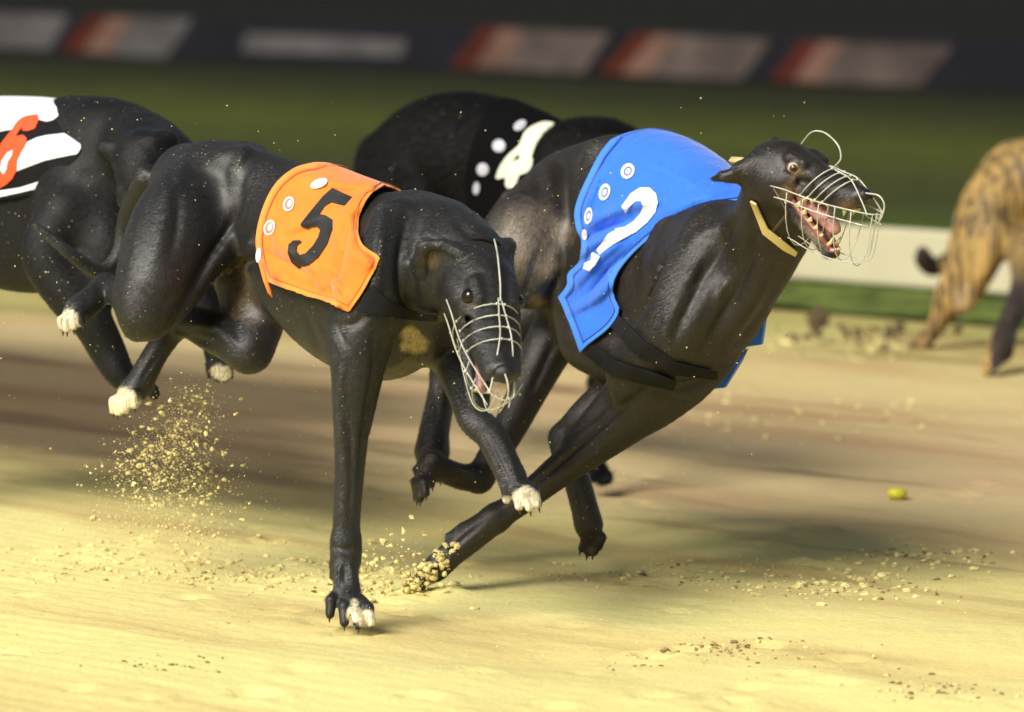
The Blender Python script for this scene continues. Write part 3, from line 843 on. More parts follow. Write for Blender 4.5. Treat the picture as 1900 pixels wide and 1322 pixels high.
claw_m = simple('claw_horn', (.05, .04, .03), rough=.4)
tooth_m = simple('tooth_ivory', (.72, .58, .30), rough=.3, noise=.15, nscale=90)
gum_m = simple('gum_pink', (.33, .12, .10), rough=.25, noise=.25, nscale=60, bump=.4)
tongue_m = simple('tongue_pink', (.40, .19, .17), rough=.3, noise=.3, nscale=60, bump=.4, bscale=600)
strap_m = simple('strap_black', (.007, .007, .008), rough=.75, spec=.25, noise=.3, nscale=30, bump=.3, bscale=900)
badge_m = simple('badge_white', (.75, .72, .74), rough=.6, noise=.05)
def eyes(H, parent, style='dark', out=.001, rad=.0118):
    rad0 = rad
    for (ec, n) in H.eyes:
        c = H.w(*(ec + n * out)); nw = norm(n @ H.B)
        rad = rad0 * H.s
        if style == 'dark':
            MB().ball(c, rad, 20, 14).build('eye', eye_m, parent)
        else:
            e = MB().ball(c, rad, 20, 14).build('eye', sclera_m, parent)
            look = norm(nw + H.f * .32 - H.u * .30)
            t1 = norm(np.cross(look, H.u)); B = np.stack([t1, np.cross(look, t1), look])
            i_ = MB().ball(c + look * rad * .42, (rad * .76, rad * .76, rad * .64), 20, 12, B).build('iris', iris_m, e)
            MB().ball(c + look * rad * .60, (rad * .50, rad * .50, rad * .52), 14, 10, B).build('pupil', eye_m, e)
def claws(tips, parent, r=.0030, ln=.009):
    m = MB()
    for t, d in tips:
        d = norm(d); m.tube([t + d * .002, t + d * ln * .6, t + d * ln - np.array([0, 0, .004])], [r, r * .8, r * .15], 6)
    m.build('claws', claw_m, parent)
def nose(H, parent, ns=1.0):
    m = MB(); m.ball(H.w(.2385, 0, -.0015), np.array((.0105, .0145, .0115)) * H.s * ns, 18, 12, H.B); o = m.build('nose', nose_m, parent)
    n = MB()
    for s_ in (-1, 1): n.ball(H.w(.2475, s_ * .0062, -.003), np.array((.0030, .0036, .0030)) * H.s, 10, 8, H.B)
    n.build('nostrils', simple('nostril', (.002, .002, .002), rough=.9), o)
def muzzle(H, parent, W=.040, ztop=.020, zbot=-.075, xf=.262, lean=.03, strap=None, xs=(.135, .158, .180, .202), rw=.0014, xb=(.11, .15, .19, .225)):
    """racing muzzle of bright wire: hoops over the bridge, side rails, basket under the jaw"""
    m = MB(); k = H.s; r = rw
    zs = -.026
    def top(x): return ztop - (x - .12) * .16
    def hw(x): return W * (1 - .34 * max(0, (x - .10)) / .16)
    for x in xs:
        pts = []
        for i in range(13):
            th = -math.pi / 2 + math.pi * i / 12
            pts.append((x - lean * (1 - math.cos(th)), hw(x) * math.sin(th), zs + (top(x) - zs) * math.cos(th)))
        m.tube(H.W(pts), r, 6)
    # bridge wires (two) and beads where they are welded
    for s_ in (-1, 1):
        m.tube(H.W(spline([(xs[0] - .012, s_ * .002, top(xs[0]) + .001), (xs[1], s_ * .005, top(xs[1])), (xs[-1], s_ * .009, top(xs[-1])), (xf - .018, s_ * .016, -.012), (xf - .004, s_ * .019, zs - .002)], 5)), r * 1.1, 6)
        for dz, x0, x1 in ((0, .065, xf), (-.018, .075, xf - .004)):
            m.tube(H.W(spline([(x0, s_ * W * 1.12, zs + .006 + dz), ((x0 + x1) / 2, s_ * hw(.16) * 1.05, zs + dz), (x1, s_ * .016, zs + dz * 1.2)], 6)), r * 1.1, 6)
        for x in xs: m.ball(H.w(x - lean, s_ * hw(x), zs), .0024, 6, 5); m.ball(H.w(x, s_ * .006, top(x)), .0022, 6, 5)
        for x in xb: m.ball(H.w(x, s_ * hw(x) * 1.03, zs - .018), .0024, 6, 5)
    # basket under the jaw
    for x in xb:
        pts = []
        for i in range(13):
            th = math.pi / 2 + math.pi * i / 12
            pts.append((x - .012 * abs(math.cos(th)), hw(x) * math.sin(th), zs - (zbot - zs) * math.cos(th)))
        m.tube(H.W(pts), r * .85, 6)
    for s_ in (-.55, 0, .55):
        m.tube(H.W(spline([(.085, s_ * W, zbot + .016), (.14, s_ * hw(.14), zbot + .002 + abs(s_) * .006), (.21, s_ * hw(.21), zbot + .002 + abs(s_) * .006), (xf - .015, s_ * .018, zbot + .022), (xf, s_ * .018, zs)], 5)), r * .85, 6)
    # nose loop
    m.tube(H.W(spline([(xf - .03, -.006, .004), (xf + .004, -.004, .006), (xf + .016, 0, -.008), (xf + .010, .002, -.030), (xf - .002, .003, -.046)], 6)), r * 1.25, 6)
    m.tube(H.W(spline([(xf, -.017, zs), (xf + .008, 0, zs - .001), (xf, .017, zs)], 6)), r, 6)
    o = m.build('muzzle', wire_m, parent)
    if strap is not None:
        MB().tube(H.W(spline(strap, 8)), r * 1.3, 8).build('head_strap', wire_m, o)
    return o
clod_m = simple('sand_clod', (.68, .58, .26), rough=.95, noise=.2, nscale=60, bump=.6, bscale=300, spec=.1)
# ================================================================== greyhound in the orange jacket
def make_five():
    global DY
    DY = 0.2
    hd = norm((.69, -.72, 0)); lat = norm((-.72, -.69, 0))      # heading, dog's right side (towards us)
    base = Pg(620, 1180)
    root = empty('greyhound', (base[0], base[1], 0), label='blue black greyhound in the orange jacket numbered 5, head lowered, foreleg straight down', cat='greyhound', group='racing greyhounds')
    T = Field(); q = .80
    # torso: spine and deep chest
    spine = [(352, 352, 7.36, 86), (430, 366, 7.28, 100), (530, 408, 7.18, 111), (630, 462, 7.06, 130), (730, 490, 6.96, 122), (790, 500, 6.90, 104)]
    T.chain(spine, .05, lat, q)
    keel = [(540, 500, 7.16, 80), (620, 560, 7.05, 108), (700, 600, 6.98, 104), (770, 596, 6.92, 84)]
    T.chain(keel, .05, lat, q)
    T.chain([(600, 470, 7.1, 110), (700, 540, 6.98, 118)], .05, lat, q)
    # shoulder blade and upper arm, near side
    sh = lambda x, y, Y, r: (x, y, Y, r)
    T.chain([(735, 420, 6.85, 52), (715, 500, 6.80, 62), (690, 560, 6.80, 62)], .035)
    B = Field(); B.p += T.p
    # neck, low and stretched towards us
    B.chain([(770, 462, 6.93, 96), (830, 462, 6.86, 84), (868, 480, 6.80, 70)], .04)
    B.chain([(780, 520, 6.88, 84), (840, 530, 6.82, 62)], .04)
    B.chain([(838, 420, 6.94, 42), (780, 410, 6.97, 46)], .03)
    # grooves between neck and shoulder
    # near foreleg
    B.chain([(690, 560, 6.82, 66), (668, 620, 6.80, 62), (660, 690, 6.79, 46), (654, 760, 6.79, 37), (650, 850, 6.79, 29), (644, 950, 6.79, 25.5), (642, 1010, 6.79, 25)], .022)
    B.chain([(702, 590, 6.84, 44), (690, 680, 6.84, 26), (672, 800, 6.82, 15)], .012)      # flexor muscle behind
    B.chain([(642, 1005, 6.79, 26), (642, 1035, 6.79, 29), (641, 1062, 6.78, 24), (644, 1100, 6.77, 24)], .012)
    B.chain([(624, 1050, 6.79, 12), (619, 1070, 6.79, 8)], .008)
    t1 = bez_paw(B, P(644, 1092, 6.77), P(652, 1156, 6.72), (1, -.25, -.16), .0165, .0118, arch=(.1, -.75, .5))
    # far foreleg, folded and reaching
    B.chain([(800, 590, 6.93, 60), (838, 660, 6.93, 42), (862, 730, 6.86, 31), (880, 778, 6.80, 30), (912, 810, 6.78, 29), (938, 862, 6.76, 27), (950, 888, 6.75, 27)], .018)
    t2 = bez_paw(B, P(950, 880, 6.75), P(974, 940, 6.71), (1, -.3, -.1), .0125, .0110, arch=(.2, -.7, .45))
    # near hind leg, gathered: thigh, stifle, gaskin, hock
    B.chain([(372, 372, 7.28, 92), (330, 430, 7.20, 92), (296, 510, 7.14, 80), (270, 575, 7.11, 54), (254, 608, 7.10, 27)], .04)
    B.chain([(440, 420, 7.24, 62), (390, 480, 7.16, 34), (340, 556, 7.12, 24), (285, 608, 7.10, 22)], .012)    # front edge of the thigh
    B.chain([(252, 560, 7.13, 40), (222, 545, 7.20, 26), (196, 532, 7.24, 19)], .015)
    B.chain([(196, 528, 7.24, 21), (172, 556, 7.20, 25), (146, 576, 7.18, 27)], .012)
    t3 = bez_paw(B, P(148, 574, 7.18), P(126, 608, 7.15), (.8, -.6, .3), .0105, .0115, arch=(-.7, -.6, .2))
    # far hind leg
    B.chain([(450, 440, 7.36, 84), (462, 520, 7.28, 64), (472, 600, 7.20, 54), (462, 650, 7.16, 38)], .035)
    B.chain([(462, 650, 7.16, 40), (400, 618, 7.2, 38), (350, 600, 7.24, 28), (326, 604, 7.26, 23)], .02)
    B.chain([(400, 590, 7.22, 16), (350, 585, 7.25, 14), (322, 592, 7.26, 14)], .008)
    B.chain([(326, 604, 7.26, 24), (290, 655, 7.25, 23), (262, 706, 7.24, 25), (248, 724, 7.24, 27)], .012)
    t4 = bez_paw(B, P(250, 722, 7.24), P(222, 762, 7.21), (.8, -.6, .25), .0115, .0125, arch=(-.6, -.7, .2))
    # tail
    B.chain([(275, 330, 7.42, 24), (238, 400, 7.46, 18), (222, 470, 7.46, 14), (186, 505, 7.44, 13), (130, 470, 7.42, 11), (92, 438, 7.42, 8), (64, 416, 7.42, 4)], .012)
    # hip bones and loin hollow
    B.pell(430, 300, 7.22, 26, 20, 20, k=.03); B.pell(470, 292, 7.30, 30, 20, 18, k=.03)
    B.chain([(520, 470, 7.06, 7), (470, 455, 7.10, 7)], .02)
    # head
    H = Head((.19, -.84, -.52), (.93, .34, -.12), 1.01, (.24, 0, -.002), (938, 696, 6.57))
    ears = [
        ([(.020, -.034, .024, .011), (-.004, -.058, .020, .0125), (-.018, -.076, .006, .0125), (-.016, -.076, -.018, .011), (-.006, -.064, -.040, .006)], .006, .42, np.array((.9, -.3, .2))),
        ([(.024, -.036, .034, .006), (.002, -.062, .032, .006), (-.009, -.084, .017, .0055), (-.008, -.086, -.004, .005), (-.006, -.078, -.024, .004)], .004, 1, None),
        ([(.016, .028, .026, .012), (-.010, .038, .028, .012), (-.030, .046, .018, .012), (-.040, .046, .004, .008)], .008, .45, np.array((.85, .3, .35))),
        ([(.014, .026, .036, .004), (-.006, .040, .041, .004), (-.026, .052, .030, .004)], .004, 1, None),
    ]
    build_head(B, H, jaw=31, ears=ears, mz=1.2)
    B.cone(H.w(.01, 0, -.012), .046, P(850, 500, 6.80), M(72, 6.8), .03)
    black = (.0100, .0098, .0100)
    tan = (.16, .115, .055)
    pts = [patch(657, 1140, 6.72, 17, WHITE, .2), patch(682, 1150, 6.72, 20, WHITE, .2), patch(658, 1118, 6.72, 11, WHITE, .3),
           patch(976, 930, 6.72, 30, WHITE, .15), patch(990, 945, 6.73, 24, WHITE), patch(962, 900, 6.70, 12, WHITE), patch(942, 932, 6.73, 16, WHITE),
           patch(126, 598, 7.16, 27, WHITE, .2), patch(135, 612, 7.16, 24, WHITE, .2), patch(112, 580, 7.18, 14, WHITE),
           patch(228, 752, 7.22, 38, (.62, .58, .40), .2), patch(236, 732, 7.2, 16, (.62, .58, .40), .2),
           patch(762, 618, 6.86, 22, (.42, .35, .18), .5), patch(776, 640, 6.86, 24, (.42, .35, .18), .5), patch(752, 645, 6.86, 14, (.42, .35, .18), .5), (H.w(.004, -.072, .004), .017, (.10, .075, .04), .8), (H.w(.10, -.036, .004), .017, (.045, .037, .028), .8),
           patch(800, 520, 6.70, 12, (.16, .13, .08), .6)]
    def ex(V, col):
        px = project(V)
        far_in = ((V - P(450, 560, 7.2)) @ lat) < .03
        # brown glow of light off the sand, painted inside far thigh and belly tuck
        for (cx, cy, rx, ry, cc, am) in ((425, 545, 62, 120, (.060, .042, .022), .9), (600, 640, 110, 70, (.050, .040, .024), .7), (740, 690, 90, 40, (.07, .055, .03), .7)):
            d = np.sqrt(((px[:, 0] - cx) / rx) ** 2 + ((px[:, 1] - cy) / ry) ** 2)
            t = np.clip((1.1 - d) / .5, 0, 1) * am * far_in
            col = col * (1 - t[:, None]) + np.array(cc) * t[:, None]
        return col
    strokes = [([(452, 330), (436, 400), (392, 472), (346, 556), (304, 618)], -9.60, 9), ([(476, 262), (446, 300), (432, 345)], 8.00, 14), ([(345, 300), (312, 380), (285, 480)], 6.40, 16),
        ([(320, 310), (330, 400), (318, 480)], -4.00, 10), ([(290, 330), (246, 420), (226, 520)], -4.80, 9), ([(255, 540), (300, 560), (330, 540)], -3.20, 10), ([(500, 420), (470, 450), (455, 500)], -6.40, 11),
        ([(756, 400), (742, 480), (752, 556), (780, 590)], -9.60, 10), ([(800, 400), (788, 480), (796, 560)], 6.40, 14), ([(840, 385), (858, 420), (880, 440)], -4.80, 8), ([(715, 380), (708, 440), (700, 520), (690, 590)], 6.40, 12),
        ([(694, 620), (692, 700), (676, 790), (664, 900)], -7.20, 6), ([(640, 640), (634, 740), (640, 880)], 4.80, 8), ([(628, 750), (650, 800), (652, 900), (646, 990)], -3.20, 5), ([(618, 1010), (642, 1020), (664, 1012)], -4.00, 5),
        ([(640, 1040), (640, 1090)], -3.20, 4), ([(652, 1045), (655, 1095)], 3.20, 4), ([(630, 1045), (626, 1095)], 3.20, 4),
        ([(486, 470), (448, 488), (402, 516)], -9.60, 8), ([(496, 462), (452, 476)], 6.40, 7), ([(430, 540), (436, 600), (450, 650)], -4.80, 10), ([(560, 566), (578, 610), (600, 660)], -4.00, 8), ([(590, 575), (612, 630), (640, 680)], -4.00, 8),
        ([(620, 590), (645, 650)], -4.00, 8), ([(715, 620), (700, 680)], -4.80, 8), ([(760, 600), (790, 640), (780, 680)], -6.40, 10), ([(340, 600), (400, 608), (440, 640)], 4.80, 8), ([(350, 625), (400, 640)], -4.80, 6),
        ([(700, 560), (660, 600), (630, 600)], -4.80, 9), ([(905, 800), (935, 860), (955, 900)], -3.20, 4), ([(925, 800), (955, 870)], 3.20, 4), ([(230, 640), (262, 612)], -3.20, 6), ([(300, 650), (262, 706)], -3.20, 4)]
    av = [(H.w(*(ec + n * .002)), .0155) for ec, n in H.eyes] + [(H.w(.240, 0, -.003), .020)]
    hair = dict(flow=lambda p: np.array([-.62, .55, -.55]) + 0 * p, mat=fur_mat('fur_blue_black', .47, .8), n=520000, ln=.0078, wd=.00052, avoid=av + [(t_[0], .022) for t_ in t1 + t2 + t3 + t4])
    body = body_mesh('body', B, .0032, coat_mat('coat_blue_black', rough=.48, spec=.5, sheen=.08), root, black, pts, ex, strokes=strokes, hair=hair)
    eyes(H, root, out=.0035, rad=.0125); nose(H, root, 1.28)
    for tt in (t1, t2, t3, t4): claws(tt, root)
    gum = MB()
    for s_ in (-1, 1): gum.tube(H.W([(.100, s_ * .021, -.029), (.150, s_ * .016, -.030), (.205, s_ * .010, -.028)]), [.004, .0045, .003], 6)
    gum.build('gums', gum_m, root)
    tm = MB(); tup = MB()
    for s_ in (-1, 1):
        tm.tube(H.W([H.J(.192, s_ * .009, -.024), H.J(.194, s_ * .010, -.012), H.J(.192, s_ * .0095, -.006)]), [.0032, .0026, .0008], 6)
        tup.tube(H.W([(.208, s_ * .010, -.022), (.208, s_ * .0105, -.034), (.205, s_ * .010, -.042)]), [.003, .0026, .0008], 6)
    tm.build('lower_teeth', tooth_m, root); tup.build('upper_teeth', tooth_m, root)
    tg = MB().tube(H.W(spline([H.J(.09, 0, -.026), H.J(.15, 0, -.024), H.J(.195, 0, -.022)], 5)), .008, 8).build('tongue', tongue_m, root)
    muzzle(H, root, rw=.0010, W=.048, ztop=.037, zbot=-.088, xf=.256, lean=.028, xs=(.135, .155, .175, .197),
           strap=[(.130, 0, .036), (.10, .002, .045), (.05, .004, .058), (.005, .010, .052), (-.015, .018, .036)])
    # throat buckle strap
    MB().tube(H.W(spline([(-.01, -.020, .040), (-.005, 0, .046), (.0, .022, .040), (-.005, .045, .012)], 6)), .004, 6).build('poll_strap', strap_m, root)
    # ---- jacket
    om = cloth_mat('jacket_orange', (.95, .215, .007))
    hem = cloth_mat('jacket_orange_hem', (.97, .29, .03)); blk = simple('print_black', (.012, .012, .014), rough=.7)
    wr = [([(500, 500), (540, 540), (600, 560), (640, 560)], 0.01125, 11.2), ([(560, 480), (610, 540)], 0.00937, 9.6), ([(600, 500), (640, 545)], 0.01125, 8.0), ([(690, 350), (650, 400), (650, 460), (672, 500)], 0.01125, 11.2),
          ([(650, 380), (625, 430), (640, 500)], 0.00937, 9.6), ([(500, 400), (520, 450), (545, 480)], 0.00750, 9.6), ([(560, 330), (640, 345), (700, 345)], 0.00750, 9.6), ([(530, 430), (600, 400)], 0.00662, 9.6),
          ([(590, 560), (640, 572)], 0.01125, 7.2), ([(500, 470), (600, 520)], -0.00750, 7.2), ([(670, 470), (690, 500)], 0.01125, 8.0)]
    cl = Cloth(T, .0036, P(620, 440, 7.07), lat, wr=wr)
    poly = spline([(640, 240), (610, 288), (590, 302), (548, 314), (512, 344), (488, 392), (477, 448), (486, 500), (497, 522)], 6).tolist() + \
           spline([(503, 524), (560, 546), (610, 562), (646, 577)], 4).tolist() + spline([(650, 576), (672, 545), (692, 508), (705, 480)], 4).tolist() + \
           spline([(700, 474), (676, 458), (665, 430), (668, 395), (688, 362), (712, 346)], 5).tolist() + [(730, 344), (790, 356), (830, 366), (850, 300), (800, 240), (700, 220)]
    jk = cl.piece('jacket', .006, poly, om, root, thick=.0024, sub=2)
    cl.piece('hem', .0066, poly, hem, jk, thick=.0026, ring=7, sub=2)
    cl.piece('stitching', .0098, poly, cloth_mat('thread_orange', (.62, .12, .01)), jk, thick=.0004, band=(8.2, 9.6))
    o = [(478, 218), (558, 256), (528, 292), (472, 276), (446, 292), (425, 326), (452, 331), (478, 348), (480, 390), (455, 450), (420, 502), (380, 534), (340, 549), (310, 521), (295, 482), (298, 450), (318, 433), (345, 432), (352, 440), (334, 452), (330, 475), (345, 493), (368, 486), (398, 455), (420, 420), (428, 392), (415, 376), (390, 378), (378, 386), (350, 376), (348, 366), (400, 300), (440, 252)]
    five = [(400 + x / 2.203, 250 + y / 2.203) for x, y in o]
    cl.piece('number', .0095, five, blk, jk, thick=.0008, mirror=False, facing=True, sub=2)
    for bx, by, rx, ry, an in ((536, 379, 10, 14, .3), (500, 423, 10, 15, .3), (480, 474, 5, 14, .1), (592, 341, 17, 8, -.4)):
        def el(sx, sy=None, ox=0, oy=0): return [(bx + ox + math.cos(a) * sx * math.cos(an) - math.sin(a) * (sy or sx) * math.sin(an), by + oy + math.cos(a) * sx * math.sin(an) + math.sin(a) * (sy or sx) * math.cos(an)) for a in np.linspace(0, 6.283, 20)[:-1]]
        bd = cl.piece('badge', .0096, el(rx, ry), badge_m, jk, thick=.0008, mirror=False, facing=True, sub=2)
        if rx > 8 and ry > 10:
            cl.piece('badge_mark', .0105, el(rx * .72, ry * .72), simple('badge_red', (.75, .2, .12), rough=.6), bd, thick=.0003, mirror=False, facing=True, sub=3, holes=[el(rx * .45, ry * .5, 1, -1)])
    # loose tie end
    MB().tube([P(484, 488, 6.98), P(492, 520, 6.96), P(500, 542, 6.96), P(505, 552, 6.96)], [.004, .0035, .003, .001], 6).build('tie_end', om, root)
    # black girth strap round the chest
    gl = Cloth(B, .0045, P(700, 520, 6.98), lat, lo=P(600, 760, 7.2) * [1, 0, 1] + [0, 6.6, 0], hi=P(880, 420, 7.2) * [1, 0, 1] + [0, 7.3, 0])
    gl.piece('girth_strap', .006, [(676, 548), (692, 528), (722, 560), (770, 578), (812, 582), (812, 594), (750, 592), (700, 584), (662, 578)], strap_m, root, thick=.003, mirror=False)
    DY = 0.0
    return root
five = make_five()
# ================================================================== greyhound in the blue jacket
def make_two():
    hd = norm((.76, -.65, 0)); lat = norm((-.65, -.76, 0))
    base = Pg(1000, 1100)
    root = empty('greyhound', (base[0], base[1], 0), label='brown black greyhound in the blue jacket numbered 2, mouth wide open inside its muzzle', cat='greyhound', group='racing greyhounds')
    T = Field(); q = .82
    T.chain([(1024, 388, 7.95, 80), (1084, 378, 7.86, 106), (1150, 372, 7.76, 122), (1225, 392, 7.64, 136), (1300, 440, 7.52, 130), (1350, 478, 7.44, 112)], .05, lat, q)
    T.chain([(1080, 480, 7.80, 112), (1150, 560, 7.68, 122), (1240, 590, 7.56, 122), (1298, 590, 7.46, 94)], .05, lat, q)
    T.chain([(1150, 440, 7.7, 130), (1240, 500, 7.58, 132)], .05, lat, q)
    T.chain([(1100, 600, 7.68, 60), (1090, 640, 7.62, 48), (1180, 660, 7.54, 66)], .04)
    B = Field(); B.p += T.p
    # shoulder, deep front of the chest
    B.chain([(1330, 440, 7.36, 56), (1300, 530, 7.32, 72), (1250, 620, 7.32, 70), (1190, 690, 7.38, 66)], .035)
    B.chain([(1332, 560, 7.38, 76), (1312, 640, 7.38, 60), (1270, 690, 7.4, 58)], .045)
    # neck reaching up and forward
    B.chain([(1300, 492, 7.44, 102), (1368, 458, 7.34, 80), (1425, 418, 7.26, 66), (1452, 380, 7.20, 60)], .035)
    B.chain([(1328, 560, 7.40, 80), (1394, 500, 7.32, 70), (1440, 450, 7.26, 52), (1455, 420, 7.22, 46)], .035)
    # windpipe ridge and shoulder crease
    B.chain([(1290, 640, 7.33, 40), (1345, 580, 7.30, 34), (1395, 510, 7.26, 26), (1430, 450, 7.22, 18)], .03)
    # near foreleg, driven back, digging in
    B.chain([(1300, 640, 7.36, 66), (1230, 725, 7.38, 58), (1170, 775, 7.40, 46), (1110, 820, 7.41, 39), (1055, 860, 7.41, 33), (980, 920, 7.41, 26), (920, 962, 7.41, 25)], .025)
    B.chain([(1180, 700, 7.42, 40), (1120, 760, 7.42, 26), (1060, 820, 7.42, 16)], .012)
    B.chain([(920, 962, 7.41, 27), (868, 1000, 7.41, 29), (840, 1026, 7.41, 25), (810, 1054, 7.41, 25)], .010)
    B.chain([(862, 982, 7.41, 12), (838, 993, 7.41, 7), (830, 994, 7.41, 5)], .008)
    t1 = bez_paw(B, P(812, 1052, 7.41), P(762, 1094, 7.41), (.2, -.9, -.1), .0105, .0105, arch=(-.6, 0, .8))
    # far foreleg folded
    B.chain([(1190, 690, 7.62, 60), (1140, 735, 7.62, 44), (1090, 772, 7.62, 34), (1050, 812, 7.60, 28)], .022)
    B.chain([(1046, 814, 7.60, 28), (1052, 848, 7.58, 26), (1070, 890, 7.56, 25), (1084, 940, 7.55, 25), (1092, 972, 7.55, 27)], .01)
    t2 = bez_paw(B, P(1092, 970, 7.55), P(1100, 1026, 7.55), (.95, -.3, .1), .0075, .0105, arch=(.7, -.4, .1))
    # near haunch
    B.chain([(1038, 364, 7.82, 70), (996, 416, 7.74, 78), (968, 470, 7.70, 76), (984, 530, 7.68, 44)], .035)
    B.chain([(1040, 420, 7.70, 22), (1028, 480, 7.66, 17), (1000, 535, 7.66, 16)], .010)
    # near hind leg under the belly, hock bent, toes trailing
    B.chain([(1075, 540, 7.80, 72), (1045, 600, 7.78, 54), (1015, 650, 7.76, 46), (982, 720, 7.74, 37), (945, 795, 7.72, 31), (905, 862, 7.70, 27), (888, 890, 7.69, 25)], .03)
    B.chain([(890, 886, 7.69, 27), (860, 886, 7.66, 24), (826, 874, 7.62, 23), (800, 862, 7.60, 25)], .010)
    t3 = bez_paw(B, P(802, 862, 7.60), P(772, 926, 7.57), (.5, -.8, .1), .0075, .0115, arch=(-.8, -.2, .0))
    # far hind leg, cannon upright
    B.chain([(1080, 480, 7.98, 66), (1000, 570, 7.98, 48), (930, 630, 7.95, 36), (850, 670, 7.9, 27), (826, 690, 7.88, 26)], .03)
    B.chain([(826, 688, 7.88, 25), (818, 740, 7.86, 26), (806, 800, 7.82, 28), (802, 838, 7.80, 33)], .012)
    t4 = bez_paw(B, P(800, 840, 7.80), P(792, 900, 7.78), (.9, -.3, .1), .009, .011, arch=(-.5, -.6, 0))
    # tail behind the haunches
    B.chain([(950, 370, 8.05, 20), (900, 430, 8.1, 14), (840, 500, 8.12, 10), (800, 560, 8.1, 6)], .015)
    B.pell(1120, 285, 7.70, 30, 22, 26, k=.03)
    B.pell(1085, 430, 7.66, 14, 60, 14, k=.02)
    H = Head((.66, -.74, -.10), (.80, .60, .04), .87, (.24, 0, -.004), (1606, 366, 7.00))
    ears = [
        ([(.020, -.036, .016, .012), (-.004, -.052, .000, .012), (-.026, -.068, -.016, .0135), (-.044, -.078, -.022, .008)], .008, .55, np.array((.2, .3, .9))),
        ([(.012, .030, .026, .012), (-.018, .046, .030, .013), (-.040, .052, .020, .008)], .008, .55, np.array((.6, .3, .6))),
    ]
    build_head(B, H, jaw=38, ears=ears)
    B.cone(H.w(.02, 0, -.016), .044, P(1430, 410, 7.25), M(62, 7.25), .03)
    bb = (.0115, .0090, .0072)
    tanm = (.20, .13, .07)
    pts = [patch(1098, 1022, 7.55, 10, (.06, .04, .03)), patch(800, 850, 7.56, 18, (.20, .17, .12), .8), patch(806, 852, 7.78, 22, (.2, .17, .12), .8),
           patch(1040, 430, 7.62, 34, (.20, .16, .10), .9), patch(1018, 500, 7.62, 32, (.20, .16, .10), .9), patch(972, 450, 7.62, 92, (.15, .125, .095), .8),
           patch(1000, 560, 7.66, 22, (.22, .16, .09), .8),
           (H.w(.10, -.040, -.030), .020, tanm, .9), (H.w(.20, 0, -.030), .022, (.16, .10, .06), .9), (H.J and H.w(*H.J(.16, -.01, -.03)), .035, (.14, .10, .06), .9),
           (H.w(.112, -.035, .010), .016, (.09, .06, .035), .8)]
    strokes = [([(1368, 396), (1330, 470), (1282, 560), (1244, 636)], -12.50, 15), ([(1290, 402), (1240, 480), (1196, 570)], 6.25, 17), ([(1408, 420), (1380, 510), (1330, 610), (1292, 660)], -8.75, 11),
        ([(1440, 470), (1396, 560), (1346, 636)], 7.50, 13), ([(1262, 560), (1240, 620), (1250, 680)], 5.00, 12), ([(1250, 722), (1330, 694), (1396, 636)], -8.75, 9), ([(1200, 700), (1260, 730), (1310, 720)], 5.00, 10),
        ([(1172, 742), (1110, 796), (1050, 850), (976, 914)], -6.25, 6), ([(1150, 800), (1090, 850), (1020, 896)], 3.75, 7), ([(1220, 700), (1180, 740), (1140, 760)], -5.00, 9), ([(1050, 290), (1046, 360), (1058, 436)], -11.25, 12),
        ([(1024, 300), (1020, 350)], 5.00, 12), ([(1000, 330), (960, 380), (930, 440)], 2.50, 12), ([(1010, 440), (990, 500), (975, 550)], -3.75, 9), ([(920, 400), (950, 450), (960, 520)], -2.50, 12), ([(1040, 610), (1010, 680), (980, 740)], -5.00, 9),
        ([(1130, 620), (1190, 660), (1240, 700)], -3.75, 12), ([(1090, 560), (1080, 620), (1100, 680)], -3.75, 10), ([(1240, 420), (1210, 450), (1180, 500)], -3.75, 8), ([(1330, 420), (1300, 440), (1270, 480)], 5.00, 12),
        ([(1350, 520), (1330, 560)], 5.00, 7), ([(1310, 480), (1290, 520), (1270, 540)], -3.75, 6), ([(900, 968), (860, 1000), (830, 1030)], -3.12, 5), ([(985, 930), (930, 968)], 2.50, 4), ([(1070, 900), (1086, 960)], -2.50, 4),
        ([(880, 880), (830, 866)], 3.12, 5), ([(870, 900), (830, 892)], -3.12, 5), ([(812, 700), (808, 790)], -2.50, 5), ([(1445, 400), (1462, 440), (1466, 470)], -5.00, 7), ([(1400, 380), (1395, 430)], -3.75, 7)]
    av = [(H.w(*(ec + n * .002)), .0155) for ec, n in H.eyes] + [(H.w(.240, 0, -.003), .020), (H.w(.20, 0, -.07), .03), (H.w(.15, 0, -.04), .03)]
    hair = dict(flow=lambda p: np.array([-.65, .45, -.6]) + 0 * p, mat=fur_mat('fur_brown_black', .47, .8), n=520000, ln=.0080, wd=.00054, avoid=av + [(t_[0], .022) for t_ in t1 + t2 + t3 + t4], seed=5)
    body = body_mesh('body', B, .0032, coat_mat('coat_brown_black', rough=.48, spec=.5, sheen=.08, sheen_tint=(.6, .5, .42)), root, bb, pts, strokes=strokes, hair=hair)
    eyes(H, root, 'wide'); nose(H, root)
    for tt in (t1, t2, t3, t4): claws(tt, root)
    # mouth
    gm = MB()
    for s_ in (-1, 1):
        gm.tube(H.W([H.J(.085, s_ * .024, -.022), H.J(.12, s_ * .019, -.025), H.J(.16, s_ * .013, -.024), H.J(.205, s_ * .008, -.023)]), [.005, .006, .005, .004], 8)
        gm.tube(H.W([(.09, s_ * .024, -.026), (.13, s_ * .019, -.029), (.18, s_ * .013, -.030), (.212, s_ * .009, -.028)]), [.004, .005, .004, .003], 8)
    gm.tube(H.W([H.J(.203, -.010, -.023), H.J(.212, 0, -.023), H.J(.203, .010, -.023)]), .0045, 8)
    gm.tube(H.W([(.10, 0, -.020), (.15, 0, -.020), (.21, 0, -.022)]), [.016, .013, .009], 10)
    gm.build('gums', gum_m, root)
